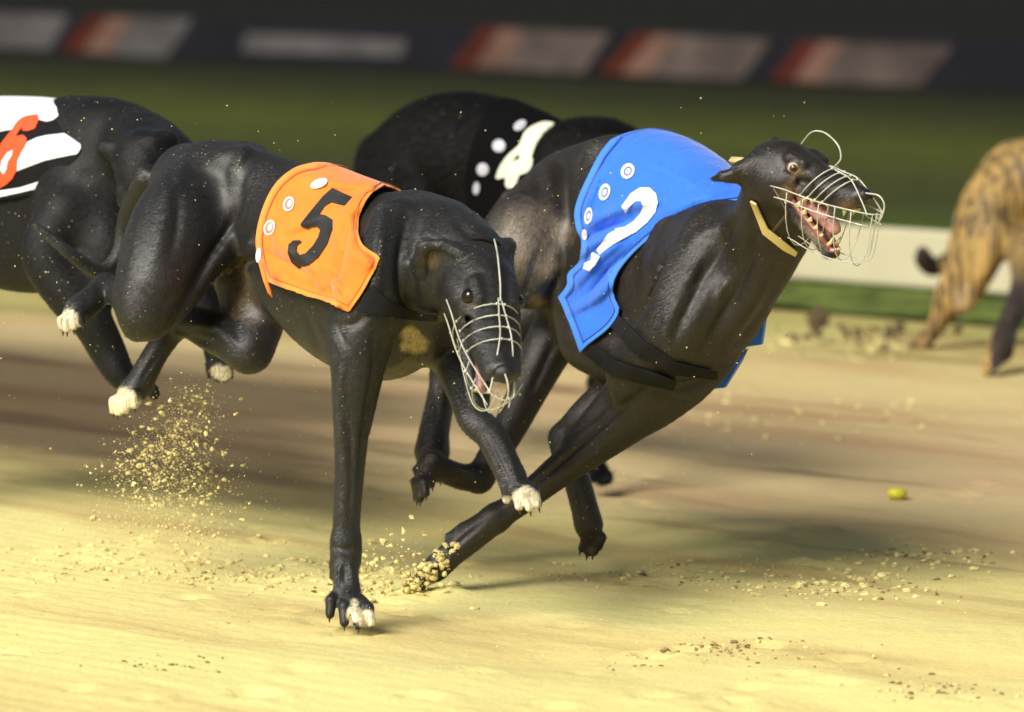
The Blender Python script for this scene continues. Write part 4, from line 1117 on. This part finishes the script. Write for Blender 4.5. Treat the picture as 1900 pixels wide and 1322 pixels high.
    tg = MB(); tp = spline([H.J(.07, 0, -.02), H.J(.11, 0, -.012), H.J(.15, .0, -.002), H.J(.178, -.002, .006), H.J(.19, -.003, -.002)], 5)
    tg.add(*tube(H.W(tp), np.interp(np.linspace(0, 1, len(tp)), [0, .5, .9, 1], [.014, .0135, .010, .004]), 12))
    tg.build('tongue', tongue_m, root)
    tu = MB(); tl = MB()
    def tooth(m, x, y, z, up, ln, r, jaw):
        a = (x, y, z); b = (x + .001, y * 1.03, z + up * ln * .6); c = (x - .002, y * 1.0, z + up * ln)
        if jaw: a, b, c = H.J(*a), H.J(*b), H.J(*c)
        m.tube(H.W([a, b, c]), [r, r * .75, r * .12], 7)
    for s_ in (-1, 1):
        tooth(tl, .196, s_ * .0095, -.022, 1, .020, .0036, True)
        tooth(tu, .203, s_ * .0115, -.026, -1, .020, .0038, False)
        for i, x in enumerate((.176, .160, .144, .128, .112)):
            tooth(tl, x, s_ * (.0115 + i * .0022), -.021, 1, .007 + i * .0012, .0036 + i * .0006, True)
            tooth(tu, x + .006, s_ * (.0125 + i * .0022), -.030, -1, .007 + i * .0012, .0036 + i * .0006, False)
        for i in range(3):
            tooth(tl, .208, s_ * (.002 + i * .0028), -.022, 1, .006, .0018, True)
            tooth(tu, .220, s_ * (.002 + i * .0028), -.028, -1, .006, .0018, False)
    fo = MB()
    for i in range(46):
        t = RS.rand(); s_ = -1 if RS.rand() < .75 else 1
        q3 = np.array(H.J(.10 + .105 * t, s_ * (.021 - .012 * t), -.024 - .010 * RS.rand())) if RS.rand() < .8 else np.array((.12 + .09 * t, s_ * .018, -.030))
        r3 = RS.uniform(.0012, .0036) * (1.4 - t * .6)
        fo.ball(H.w(*q3), (r3 * RS.uniform(.8, 1.8), r3 * .7, r3 * RS.uniform(.6, 1.2)), 7, 5, H.B)
    fo.tube(H.W([H.J(.17, -.012, -.022), H.J(.175, -.014, -.010), (.170, -.016, -.034)]), [.0010, .0006, .0010], 5)
    fo.build('saliva', simple('saliva_foam', (.55, .45, .28), rough=.15, noise=.2, nscale=90), root, kind='stuff')
    tl.build('lower_teeth', tooth_m, root); tu.build('upper_teeth', tooth_m, root)
    muzzle(H, root, W=.047, ztop=.034, zbot=-.125, xf=.268, lean=.040, xs=(.165, .182, .198, .214), xb=(.10, .135, .17, .205, .24), rw=.0010,
           strap=[(.165, 0, .030), (.176, .002, .046), (.166, .004, .066), (.130, .008, .078), (.092, .014, .070), (.062, .020, .044)])
    # jacket
    bm = cloth_mat('jacket_blue', (.010, .155, .80)); hemb = cloth_mat('jacket_blue_hem', (.03, .22, .85)); hlight = cloth_mat('jacket_blue_piping', (.09, .30, .85))
    wht = simple('print_white', (.80, .80, .82), rough=.65, noise=.03)
    wr = [([(1080, 425), (1120, 400), (1170, 380), (1230, 372)], 0.01260, 9.3), ([(1082, 450), (1130, 425), (1190, 400)], -0.00900, 8.5), ([(1070, 480), (1110, 445), (1150, 430)], 0.01260, 7.6),
          ([(1180, 300), (1240, 320), (1300, 350)], 0.00540, 11.9), ([(1060, 540), (1110, 480), (1160, 440)], 0.01080, 9.3), ([(1090, 560), (1130, 500), (1190, 450)], -0.00900, 7.6), ([(1060, 580), (1110, 550), (1140, 520)], 0.01080, 8.5),
          ([(1230, 400), (1290, 370), (1340, 360)], 0.00720, 9.3), ([(1120, 300), (1100, 360), (1085, 400)], 0.00720, 6.8)]
    cl = Cloth(T, .0036, P(1200, 450, 7.62), lat, wr=wr)
    poly = spline([(1150, 236), (1142, 252), (1115, 286), (1094, 326), (1076, 365), (1068, 396), (1072, 425), (1081, 448), (1076, 485), (1056, 508), (1054, 530), (1038, 552)], 5).tolist() + \
           spline([(1044, 565), (1058, 600), (1078, 654)], 5).tolist() + spline([(1092, 640), (1128, 612), (1146, 588), (1150, 572)], 4).tolist() + \
           spline([(1142, 556), (1138, 530), (1156, 494), (1196, 452), (1256, 408), (1306, 388), (1340, 380)], 5).tolist() + [(1372, 376), (1420, 330), (1330, 200), (1180, 160)]
    jk = cl.piece('jacket', .006, poly, bm, root, thick=.0024, sub=2)
    cl.piece('hem', .0066, poly, hemb, jk, thick=.0026, ring=9, sub=2)
    cl.piece('stitching', .0098, poly, cloth_mat('thread_navy', (.004, .03, .30)), jk, thick=.0004, band=(9, 10.6))
    fr = lambda L_: [(650 + x / 2.204, 150 + y / 2.204) for x, y in L_]
    A = fr([(1110, 515), (1128, 490), (1148, 462), (1185, 438), (1225, 438), (1250, 462), (1258, 500), (1248, 538), (1215, 580), (1170, 618), (1120, 645), (1075, 670), (1045, 692), (1020, 713), (1008, 692), (1030, 662), (1060, 622), (1085, 606), (1125, 598), (1160, 575), (1188, 542), (1198, 512), (1188, 493), (1166, 494), (1142, 516), (1126, 542)])
    Bq = fr([(988, 700), (1022, 719), (1004, 752), (978, 780), (953, 770), (958, 746), (984, 736)])
    cl.piece('number', .0095, A, wht, jk, thick=.0008, mirror=False, facing=True, sub=2)
    cl.piece('number', .0095, Bq, wht, jk, thick=.0008, mirror=False, facing=True, sub=2)
    def el(bx, by, sx, sy, an): return [(bx + math.cos(a) * sx * math.cos(an) - math.sin(a) * sy * math.sin(an), by + math.cos(a) * sx * math.sin(an) + math.sin(a) * sy * math.cos(an)) for a in np.linspace(0, 6.283, 20)[:-1]]
    mk = simple('badge_blue', (.10, .16, .45), rough=.6)
    for bx, by, rx, ry, an in ((1165, 318, 12, 15, .5), (1122, 357, 10, 16, .3), (1092, 401, 7, 16, .15), (1085, 436, 5, 10, 0)):
        bd = cl.piece('badge', .0096, el(bx, by, rx, ry, an), badge_m, jk, thick=.0008, mirror=False, facing=True, sub=2)
        if rx > 6:
            cl.piece('badge_mark', .0104, el(bx, by, rx * .62, ry * .62, an), mk, bd, thick=.0003, mirror=False, facing=True, sub=3, holes=[el(bx, by, rx * .38, ry * .40, an)])
    # jacket front corner hanging on the off side, seen past the chest
    for qd in ([(1407, 580), (1398, 640), (1372, 644), (1380, 622)], [(1372, 646), (1360, 672), (1330, 720), (1310, 722), (1326, 690)]):
        m = MB(); pf = [P(x + 14, y, 7.44 + i * .008) for i, (x, y) in enumerate(qd)]; pb = [p + np.array((.004, .012, 0)) for p in pf]
        m.add(pf + pb, [(0, 1, 2, 3), (7, 6, 5, 4), (0, 4, 5, 1), (1, 5, 6, 2), (2, 6, 7, 3), (3, 7, 4, 0)]); o = m.build('jacket_corner', bm, root, smooth=False)
    # girth straps
    gl = Cloth(B, .0045, P(1200, 600, 7.5), lat, lo=P(1060, 800, 7.5) * [1, 0, 1] + [0, 7.1, 0], hi=P(1360, 560, 7.5) * [1, 0, 1] + [0, 7.75, 0])
    gl.piece('girth_strap', .004, [(1128, 600), (1150, 586), (1200, 636), (1255, 672), (1330, 690), (1330, 704), (1250, 694), (1180, 655)], strap_m, root, thick=.003, mirror=False)
    gl.piece('belly_strap', .004, [(1085, 655), (1105, 640), (1150, 672), (1255, 705), (1250, 724), (1140, 698)], strap_m, root, thick=.003, mirror=False)
    # cream collar
    cm = simple('collar_cream', (.70, .56, .26), rough=.45, noise=.08, nscale=20, bump=.2, bscale=600)
    cl2 = Cloth(B, .0036, P(1420, 420, 7.27), norm((-.3, -.9, 0)), lo=P(1330, 520, 7.2) * [1, 0, 1] + [0, 6.95, 0], hi=P(1530, 280, 7.2) * [1, 0, 1] + [0, 7.45, 0])
    co = cl2.piece('collar', .003, [(1394, 372), (1404, 378), (1426, 424), (1478, 466), (1474, 474), (1452, 462), (1416, 432)], cm, root, thick=.0035, mirror=False, sub=2)
    MB().tube([P(1357, 298, 7.26), P(1378, 300, 7.24), P(1410, 316, 7.20)], [.006, .0065, .005], 4).build('collar_end', cm, root)
    MB().tube([H.w(.070, -.050, -.022), P(1462, 395, 7.08), P(1434, 430, 7.12)], .0022, 6).build('cheek_strap', simple('strap_brown', (.09, .06, .035), rough=.6), root)
    # sand caked on the digging foot
    m = MB()
    for i in range(190):
        t = RS.uniform(0, 1) ** .8
        x = 850 - 95 * t + RS.normal(0, 7); y = 1018 + 72 * t + RS.normal(0, 11)
        m.clod(P(x, y, 7.41 + RS.uniform(-.045, .01)), RS.uniform(.0018, .0075), .8)
    m.build('caked_sand', clod_m, root)
    return root
two = make_two()
# ================================================================== greyhound in the black jacket, behind
def make_four():
    lat = norm((-.66, -.75, 0))
    base = Pg(900, 860)
    root = empty('greyhound', (base[0], base[1], 0), label='black greyhound in the black jacket with a white 4, hunched behind the other two', cat='greyhound', group='racing greyhounds')
    T = Field(); q = .8
    T.chain([(735, 320, 9.2, 84), (800, 290, 9.12, 104), (870, 285, 9.04, 112), (950, 310, 8.94, 110), (1030, 345, 8.82, 108), (1100, 350, 8.74, 96)], .05, lat, q)
    T.chain([(960, 400, 8.95, 100), (1040, 430, 8.82, 104), (1110, 430, 8.72, 84)], .05, lat, q)
    B = Field(); B.p += T.p
    B.chain([(1080, 300, 8.75, 78), (1130, 310, 8.7, 84), (1200, 350, 8.62, 62), (1260, 400, 8.55, 50)], .04)
    B.chain([(700, 290, 9.2, 34), (690, 330, 9.2, 28), (674, 365, 9.2, 18), (668, 420, 9.2, 12), (680, 500, 9.22, 8), (720, 560, 9.2, 4)], .015)
    for dy, dx in ((0, 0), (.17, 20)):      # hind legs tucked forward under the belly
        B.chain([(760 + dx, 360, 9.1 + dy, 84), (800 + dx, 450, 9.05 + dy, 64), (842 + dx, 520, 9.0 + dy, 36)], .03)
        B.chain([(842 + dx, 520, 9.0 + dy, 32), (800 + dx, 570, 9.02 + dy, 24), (762 + dx, 600, 9.05 + dy, 18), (820 + dx, 640, 9.0 + dy, 16), (862 + dx, 660, 9.0 + dy, 17)], .015)
        bez_paw(B, P(862 + dx, 660, 9.0 + dy), P(900 + dx, 676, 8.98 + dy), (.5, .85, 0), .009, .010)
    B.chain([(1110, 420, 8.62, 50), (1100, 520, 8.62, 44), (1122, 620, 8.6, 30), (1112, 740, 8.6, 21), (1106, 810, 8.6, 18), (1102, 860, 8.6, 19)], .03)
    bez_paw(B, P(1102, 860, 8.6), P(1120, 896, 8.58), (.9, -.4, 0), .009, .011)
    B.chain([(1130, 430, 8.8, 50), (1170, 520, 8.8, 40), (1230, 600, 8.78, 26), (1200, 680, 8.78, 20)], .03)
    H = Head((.72, -.6, -.30), (.6, .75, 0), 1.0, (0.02, 0, 0), (1270, 400, 8.52))
    build_head(B, H, jaw=8, detail=False, ears=[([(.015, s * .035, .022, .012), (-.02, s * .060, .020, .012), (-.045, s * .066, .004, .007)], .008, .6, np.array((.3, .2, .9))) for s in (-1, 1)])
    body_mesh('body', B, .0055, coat_mat('coat_black', rough=.7, spec=.12, sheen=.0, fur_rot=(0, .5, .7)), root, (.0028, .0028, .0030), hair=dict(flow=lambda p: np.array([-.62, .5, -.6]) + 0 * p, mat=fur_mat('fur_black', .6, .15), n=90000, ln=.014, wd=.0014, seed=9, lift=.45))
    eyes(H, root); nose(H, root)
    jm = cloth_mat('jacket_black', (.003, .003, .0035), sheen=.0, rough=.9, spec=.06); wp = simple('print_cream', (.66, .68, .52), rough=.7, noise=.04)
    cl = Cloth(T, .0055, P(960, 350, 8.93), lat)
    poly = spline([(930, 100), (930, 180), (905, 215), (880, 262), (866, 320), (868, 380), (900, 440), (960, 480), (1040, 470)], 4).tolist() + [(1080, 380), (1060, 300), (1070, 240), (1090, 215), (1050, 150)]
    jk = cl.piece('jacket', .006, poly, jm, root, thick=.003)
    f = lambda L_: [(850 + x / 4.4075, 150 + y / 4.4075) for x, y in L_]
    A = spline(f([(780, 348), (735, 338), (680, 342), (600, 378), (540, 432), (500, 530), (420, 600), (350, 690), (312, 785), (326, 806), (390, 792), (386, 850), (420, 886), (468, 868), (500, 775), (562, 752), (602, 700), (612, 650), (602, 620), (640, 520), (700, 432), (775, 375)]), 2, True)
    cl.piece('number', .0105, A, wp, jk, thick=.001, mirror=False, facing=True, sub=2, holes=[f([(436, 668), (496, 596), (508, 640)])])
    for bx, by, rx, ry, an in ((965, 233, 13, 8, -.6), (926, 271, 12, 12, 0), (896, 315, 11, 12, .2), (884, 350, 6, 12, .1)):
        el = [(bx + math.cos(t) * rx * math.cos(an) - math.sin(t) * ry * math.sin(an), by + math.cos(t) * rx * math.sin(an) + math.sin(t) * ry * math.cos(an)) for t in np.linspace(0, 6.283, 16)[:-1]]
        cl.piece('badge', .0105, el, simple('badge_grey', (.42, .42, .48), rough=.7), jk, thick=.0008, mirror=False, facing=True, sub=2)
    return root
make_four()
# ================================================================== greyhound in the striped jacket, left edge
def make_six():
    global DY
    lat = norm((-.62, -.78, 0))
    base = Pg(60, 960)
    root = empty('greyhound', (base[0], base[1], 0), label='black greyhound at the left edge, striped black and white jacket with a red 6', cat='greyhound', group='racing greyhounds')
    DY = .25
    T = Field(); q = .8
    T.chain([(-330, 330, 8.1, 100), (-220, 310, 8.02, 112), (-100, 312, 7.94, 116), (20, 312, 7.85, 120), (110, 320, 7.76, 122), (170, 330, 7.7, 108)], .05, lat, q)
    T.chain([(-80, 400, 7.92, 112), (30, 430, 7.82, 112), (110, 440, 7.74, 104)], .05, lat, q)
    B = Field(); B.p += T.p
    B.chain([(150, 262, 7.76, 80), (205, 264, 7.70, 82), (265, 282, 7.66, 74), (318, 306, 7.62, 58), (345, 318, 7.60, 44)], .04)
    B.chain([(160, 380, 7.68, 90), (200, 460, 7.62, 66), (190, 520, 7.6, 48)], .04)
    B.chain([(120, 400, 7.62, 52), (90, 470, 7.6, 52), (130, 545, 7.58, 46), (172, 600, 7.57, 38), (200, 652, 7.57, 34), (222, 692, 7.56, 28), (246, 714, 7.56, 23)], .03)
    bez_paw(B, P(238, 706, 7.56), P(292, 724, 7.54), (.3, .3, -.9), .0075, .0095, arch=(.3, -.3, .9))
    B.chain([(240, 400, 7.8, 50), (320, 480, 7.74, 40), (380, 560, 7.7, 30), (394, 620, 7.7, 24), (402, 660, 7.7, 22)], .03)
    t2 = bez_paw(B, P(402, 655, 7.7), P(410, 704, 7.68), (1, -.2, 0), .009, .0105, arch=(.1, -.8, .5))
    # hindquarters outside the picture
    for dy, dx in ((0, 0), (.2, 30)):
        B.chain([(-330 + dx, 380, 7.98 + dy, 90), (-350 + dx, 480, 7.94 + dy, 66), (-330 + dx, 570, 7.9 + dy, 36)], .03)
        B.chain([(-330 + dx, 570, 7.9 + dy, 32), (-400 + dx, 620, 7.95 + dy, 24), (-450 + dx, 650, 7.98 + dy, 20), (-430 + dx, 740, 7.95 + dy, 20)], .015)
        bez_paw(B, P(-430 + dx, 735, 7.95 + dy), P(-400 + dx, 785, 7.93 + dy), (.8, -.6, 0), .010, .011)
    H = Head((.05, -.45, -.88), (.88, -.46, .16), .95, (.10, 0, .0), (268, 372, 7.44))
    build_head(B, H, jaw=16, detail=False, ears=[([(.015, -.035, .022, .012), (.0, -.058, .030, .013), (.01, -.062, .004, .009)], .008, .6, np.array((.3, .2, .9))),
                                   ([(.015, .035, .022, .012), (.0, .052, .0, .011), (.0, .052, -.020, .007)], .008, .6, np.array((.6, .2, .6)))])
    B.cone(H.w(.02, 0, -.01), .044, P(262, 270, 7.6), M(64, 7.6), .03)
    pts = [patch(405, 690, 7.68, 15, WHITE, .2), patch(418, 694, 7.68, 15, WHITE, .2), (H.w(.235, 0, -.03), .018, (.16, .13, .07), .8)]
    body_mesh('body', B, .005, coat_mat('coat_jet', rough=.6, spec=.3, sheen=.04), root, (.0045, .0046, .0055), pts, hair=dict(flow=lambda p: np.array([-.62, .5, -.6]) + 0 * p, mat=fur_mat('fur_jet', .5, .25), n=200000, ln=.007, wd=.0008, seed=8))
    eyes(H, root); nose(H, root)
    muzzle(H, root, W=.044, ztop=.036, zbot=-.080, xf=.256, lean=.028, xs=(.135, .158, .180), xb=(.12, .17, .21), rw=.0010)
    jm = cloth_mat('jacket_striped_black', (.006, .006, .007), spec=.15, sheen=0); wm = cloth_mat('jacket_striped_white', (.80, .80, .86)); rm = simple('print_red', (.88, .075, .012), rough=.65, noise=.04)
    cl = Cloth(T, .005, P(-50, 370, 7.88), lat)
    poly = [(-300, 60), (150, 60), (128, 185)] + spline([(119, 196), (116, 214), (122, 245), (140, 258), (152, 274), (146, 290), (120, 320), (108, 345)], 3).tolist() + [(60, 362), (0, 372), (-120, 400), (-230, 420), (-290, 300)]
    jk = cl.piece('jacket', .006, poly, jm, root, thick=.003)
    f = lambda L_: [(x / 4.75, 180 + y / 4.75) for x, y in L_]
    W1 = f([(-900, -300), (560, -300), (575, 78), (530, 155), (470, 205), (410, 220), (350, 205), (320, 180), (200, 230), (100, 290), (40, 298), (-200, 360), (-900, 500)])
    W2 = f([(235, 404), (320, 362), (400, 342), (570, 322), (640, 370), (712, 420), (712, 460), (680, 505), (600, 520), (400, 562), (150, 656), (0, 695), (-200, 740), (-900, 900), (-900, 680), (-200, 500), (0, 455)])
    W3 = f([(-900, 1050), (-200, 870), (0, 828), (180, 800), (350, 745), (520, 722), (526, 768), (300, 818), (150, 852), (0, 884), (-200, 925), (-900, 1100)])
    st = None
    for i, W_ in enumerate((W1, W2, W3)):
        cl.piece('white_stripe', .0092, W_, wm, jk, thick=.0008, sub=1, intersect=poly)
    R = f([(335, 155), (290, 158), (240, 166), (195, 182), (155, 215), (125, 255), (100, 300), (60, 350), (20, 400), (-40, 480), (-80, 580), (-100, 690), (-70, 780), (0, 805), (55, 775), (110, 722), (148, 645), (152, 560), (185, 492), (232, 412), (236, 368), (205, 336), (160, 345), (135, 352), (165, 305), (190, 268), (205, 300), (250, 300), (308, 280), (340, 205)])
    cl.piece('number', .0105, R, rm, jk, thick=.0008, mirror=False, facing=True, sub=2, holes=[f([(115, 460), (60, 490), (12, 560), (-5, 640), (32, 690), (58, 640), (70, 570), (105, 520)])])
    DY = 0.0
    return root
make_six()
# ================================================================== brindle greyhound leading, right edge
def make_brindle():
    lat = norm((-.60, -.80, 0))
    base = Pg(1760, 665)
    root = empty('greyhound', (base[0], base[1], 0), label='golden brindle greyhound at the right edge, only its hindquarters in view, kicking up sand', cat='greyhound', group='racing greyhounds')
    B = Field(); q = .85
    B.chain([(1885, 325, 11.45, 62), (1935, 338, 11.35, 74), (2010, 352, 11.25, 72), (2090, 360, 11.15, 80), (2170, 372, 11.05, 84), (2230, 372, 11.0, 70)], .05, lat, q)
    B.chain([(2070, 410, 11.2, 70), (2150, 430, 11.1, 76), (2220, 420, 11.0, 60)], .05, lat, q)
    B.chain([(2230, 350, 10.98, 50), (2310, 330, 10.9, 38), (2360, 320, 10.85, 34)], .04)
    H = Head((.75, -.62, -.15), (.62, .75, 0), 1.0, (0.02, 0, 0), (2370, 310, 10.82))
    build_head(B, H, jaw=12, detail=False, ears=[([(.015, s * .035, .022, .012), (-.02, s * .060, .020, .012), (-.045, s * .066, .004, .007)], .008, .6, np.array((.3, .2, .9))) for s in (-1, 1)])
    # near hind leg driven back
    B.chain([(1885, 335, 11.38, 70), (1845, 390, 11.34, 66), (1815, 450, 11.31, 54), (1792, 510, 11.3, 44), (1766, 556, 11.3, 30)], .035)
    B.chain([(1850, 440, 11.26, 30), (1822, 500, 11.26, 27), (1790, 560, 11.28, 20)], .02)
    B.chain([(1766, 550, 11.3, 30), (1748, 586, 11.3, 21), (1728, 618, 11.3, 17), (1716, 632, 11.3, 17)], .02)
    bez_paw(B, P(1718, 626, 11.3), P(1700, 648, 11.27), (.6, -.7, 0), .011, .012, arch=(.3, -.3, .8))
    # far hind leg swinging
    B.chain([(1950, 390, 11.5, 66), (1920, 430, 11.5, 50), (1905, 470, 11.2, 36), (1900, 520, 10.95, 24), (1886, 570, 10.8, 23), (1868, 610, 10.75, 22), (1856, 650, 10.7, 26)], .03)
    bez_paw(B, P(1858, 636, 10.7), P(1832, 694, 10.66), (.7, -.7, 0), .009, .012)
    # tail curling under
    B.chain([(1875, 300, 11.5, 20), (1820, 400, 11.6, 14), (1770, 470, 11.6, 13), (1735, 496, 11.58, 17), (1716, 484, 11.56, 18), (1712, 470, 11.55, 13)], .012)
    for dy, dx in ((0, 0), (.2, 30)):
        B.chain([(2200 + dx, 430, 10.95 + dy, 44), (2190 + dx, 500, 10.95 + dy, 30), (2230 + dx, 570, 10.9 + dy, 19), (2235 + dx, 640, 10.9 + dy, 15)], .03)
        bez_paw(B, P(2235 + dx, 635, 10.9 + dy), P(2252 + dx, 668, 10.88 + dy), (.8, -.6, 0), .010, .011)
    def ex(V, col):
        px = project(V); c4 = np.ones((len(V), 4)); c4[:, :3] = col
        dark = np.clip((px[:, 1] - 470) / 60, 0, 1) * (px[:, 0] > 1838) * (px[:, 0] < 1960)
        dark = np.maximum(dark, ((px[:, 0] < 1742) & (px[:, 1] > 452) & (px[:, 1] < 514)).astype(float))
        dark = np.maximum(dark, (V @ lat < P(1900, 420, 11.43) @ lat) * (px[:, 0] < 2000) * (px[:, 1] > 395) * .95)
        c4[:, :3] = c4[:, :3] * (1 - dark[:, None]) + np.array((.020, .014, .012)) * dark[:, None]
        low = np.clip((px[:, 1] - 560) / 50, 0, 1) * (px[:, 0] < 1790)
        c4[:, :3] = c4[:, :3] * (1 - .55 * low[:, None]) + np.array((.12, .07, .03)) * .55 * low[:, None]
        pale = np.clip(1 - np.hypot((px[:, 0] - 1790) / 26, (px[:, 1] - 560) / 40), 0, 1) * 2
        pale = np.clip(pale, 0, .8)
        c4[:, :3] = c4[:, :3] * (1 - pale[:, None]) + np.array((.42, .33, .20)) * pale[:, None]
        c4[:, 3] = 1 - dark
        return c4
    body_mesh('body', B, .006, coat_mat('coat_brindle', rough=.6, sheen=.15, spec=.25, stripes=(.055, .036, .020)), root, (.27, .185, .060), (), ex)
    eyes(H, root); nose(H, root)
    cl = Cloth(B, .006, P(2100, 390, 11.15), lat)
    cl.piece('jacket', .006, [(2030, 100), (2010, 400), (2060, 470), (2150, 520), (2190, 440), (2180, 330), (2240, 290), (2240, 100)], cloth_mat('jacket_white', (.7, .7, .7)), root, thick=.003)
    return root
make_brindle()
# ================================================================== sand in the air and on the ground
def clods(name, specs, label, cat, n=None):
    m = MB()
    for c, r, sq in specs: m.clod(c, r, sq)
    o = m.build(name, clod_m, None, smooth=False, label=label, cat=cat, kind='stuff')
    return o
S = []
for i in range(2600):            # plume thrown up by dog 5's hind feet
    t = RS.beta(2.2, 1.6)
    py = 690 + 340 * t
    cx = 345 - 55 * t + 20 * math.sin(t * 9)
    px = cx + RS.normal(0, 26 + 62 * t ** 1.5) + (RS.normal(0, 50) if RS.rand() < .2 else 0)
    Y = 7.55 + RS.normal(0, .12)
    p = P(px, py, Y)
    if p[2] < .004: continue
    S.append((p, .0006 + .0030 * RS.rand() ** 4, .8))
for i in range(38):
    S.append((P(RS.normal(330, 70), RS.uniform(740, 1000), 7.5 + RS.normal(0, .08)), RS.uniform(.0035, .0065), .7))
for i in range(260):             # stray grains
    p = P(RS.uniform(0, 1500), RS.uniform(180, 900), RS.uniform(6.8, 7.6)); S.append((p, .0006 + .0010 * RS.rand() ** 2, .9))
for i in range(160):             # thrown by the digging forefoot
    p = P(745 + RS.normal(0, 55), 1060 + RS.normal(0, 38), 7.4 + RS.normal(0, .05))
    if p[2] > .003: S.append((p, .0012 + .006 * RS.rand() ** 3, .8))
for i in range(2600):
    t = RS.beta(2.4, 1.5); p = P(345 - 50 * t + RS.normal(0, 30 + 75 * t ** 1.4), 680 + 350 * t, 7.55 + RS.normal(0, .14))
    if p[2] > .004: S.append((p, .00035 + .0006 * RS.rand(), .9))
for i in range(700):
    p = P(745 + RS.normal(0, 75), 1075 + RS.normal(0, 34), 7.4 + RS.normal(0, .06))
    if p[2] > .003: S.append((p, .0004 + .0010 * RS.rand() ** 2, .9))
clods('flying_sand', S, 'pale yellow sand grains and clods kicked into the air behind the running dogs', 'sand')
S = []
def onground(px, py):
    p = Pg(px, py); n = p[0] * ND[0] + p[1] * ND[1]; t = p[0] * TD[0] + p[1] * TD[1]
    p[2] = relief(n, t); return p
def scatter(cx, cy, sx, sy, n, r0, r1):
    for i in range(n):
        p = onground(cx + RS.normal(0, sx), cy + RS.normal(0, sy)); r = r0 + (r1 - r0) * RS.rand() ** 2.5
        p[2] += r * .15; S.append((p, r, .6))
scatter(250, 1045, 150, 22, 420, .0015, .008); scatter(480, 1070, 130, 16, 260, .0015, .008); scatter(700, 1075, 60, 22, 160, .002, .010)
scatter(1250, 1065, 130, 16, 200, .0015, .008); scatter(1560, 1085, 90, 16, 160, .0015, .010); scatter(1700, 1040, 90, 14, 130, .0015, .008)
scatter(1330, 1205, 40, 9, 50, .001, .006); scatter(1480, 1225, 80, 16, 50, .001, .004); scatter(1720, 1285, 60, 12, 60, .001, .006)
scatter(290, 1250, 60, 10, 40, .001, .0045); scatter(1190, 1225, 60, 14, 30, .001, .004); scatter(950, 1150, 600, 120, 420, .0006, .0028)
scatter(1500, 640, 130, 12, 60, .004, .014); scatter(1640, 645, 60, 10, 30, .004, .012); scatter(1450, 780, 160, 20, 60, .004, .012)
clods('sand_clods', S, 'loose clumps of trodden yellow sand scattered over the track surface', 'sand')
S = []
scatter(1330, 1205, 45, 8, 60, .0015, .007); scatter(1480, 1222, 80, 14, 40, .001, .004); scatter(1740, 1280, 60, 14, 60, .001, .006); scatter(1560, 1085, 110, 12, 90, .0012, .006); scatter(1720, 1030, 80, 10, 60, .001, .006)
scatter(300, 1250, 60, 8, 40, .001, .005); scatter(400, 1070, 150, 10, 60, .0012, .006); scatter(700, 1090, 50, 10, 30, .001, .005); scatter(1190, 1232, 40, 8, 20, .001, .004); scatter(1250, 1075, 80, 10, 50, .001, .005)
m = MB()  # second set of clods in a darker brown
for c, r, sq in S: m.clod(c, r, sq)
m.build('brown_clods', simple('clod_brown', (.26, .17, .065), rough=1, noise=.3, nscale=80), None, smooth=False, label='darker brown crumbs lying in patches on the pale yellow sand', cat='sand', kind='stuff')
S = []
for i in range(70):
    p = P(1620 + RS.normal(0, 60), 622 + RS.normal(0, 13), 11.3 + RS.normal(0, .15))
    if p[2] > .01: S.append((p, .003 + .011 * RS.rand() ** 2, .8))
for i in range(14): S.append((P(1520 + RS.normal(0, 5), 588 + RS.normal(0, 10), 11.4), .018, .9))
m = MB()
for c, r, sq in S: m.clod(c, r, sq)
m.build('kicked_soil', simple('soil_brown', (.10, .07, .035), rough=1, noise=.2), None, smooth=False, label='blurred brown soil thrown up behind the brindle greyhound by the far rail', cat='soil', kind='stuff')
# small yellow marker lying on the track
p = onground(1665, 922)
mk = MB().ball(p + np.array((0, 0, .010)), (.018, .016, .012), 20, 12).build('marker_ball', simple('marker_yellow', (.50, .46, .02), rough=.5, noise=.1, bump=.3), None, label='small yellow green ball lying on the sand at the right, in the darker streak', cat='ball')
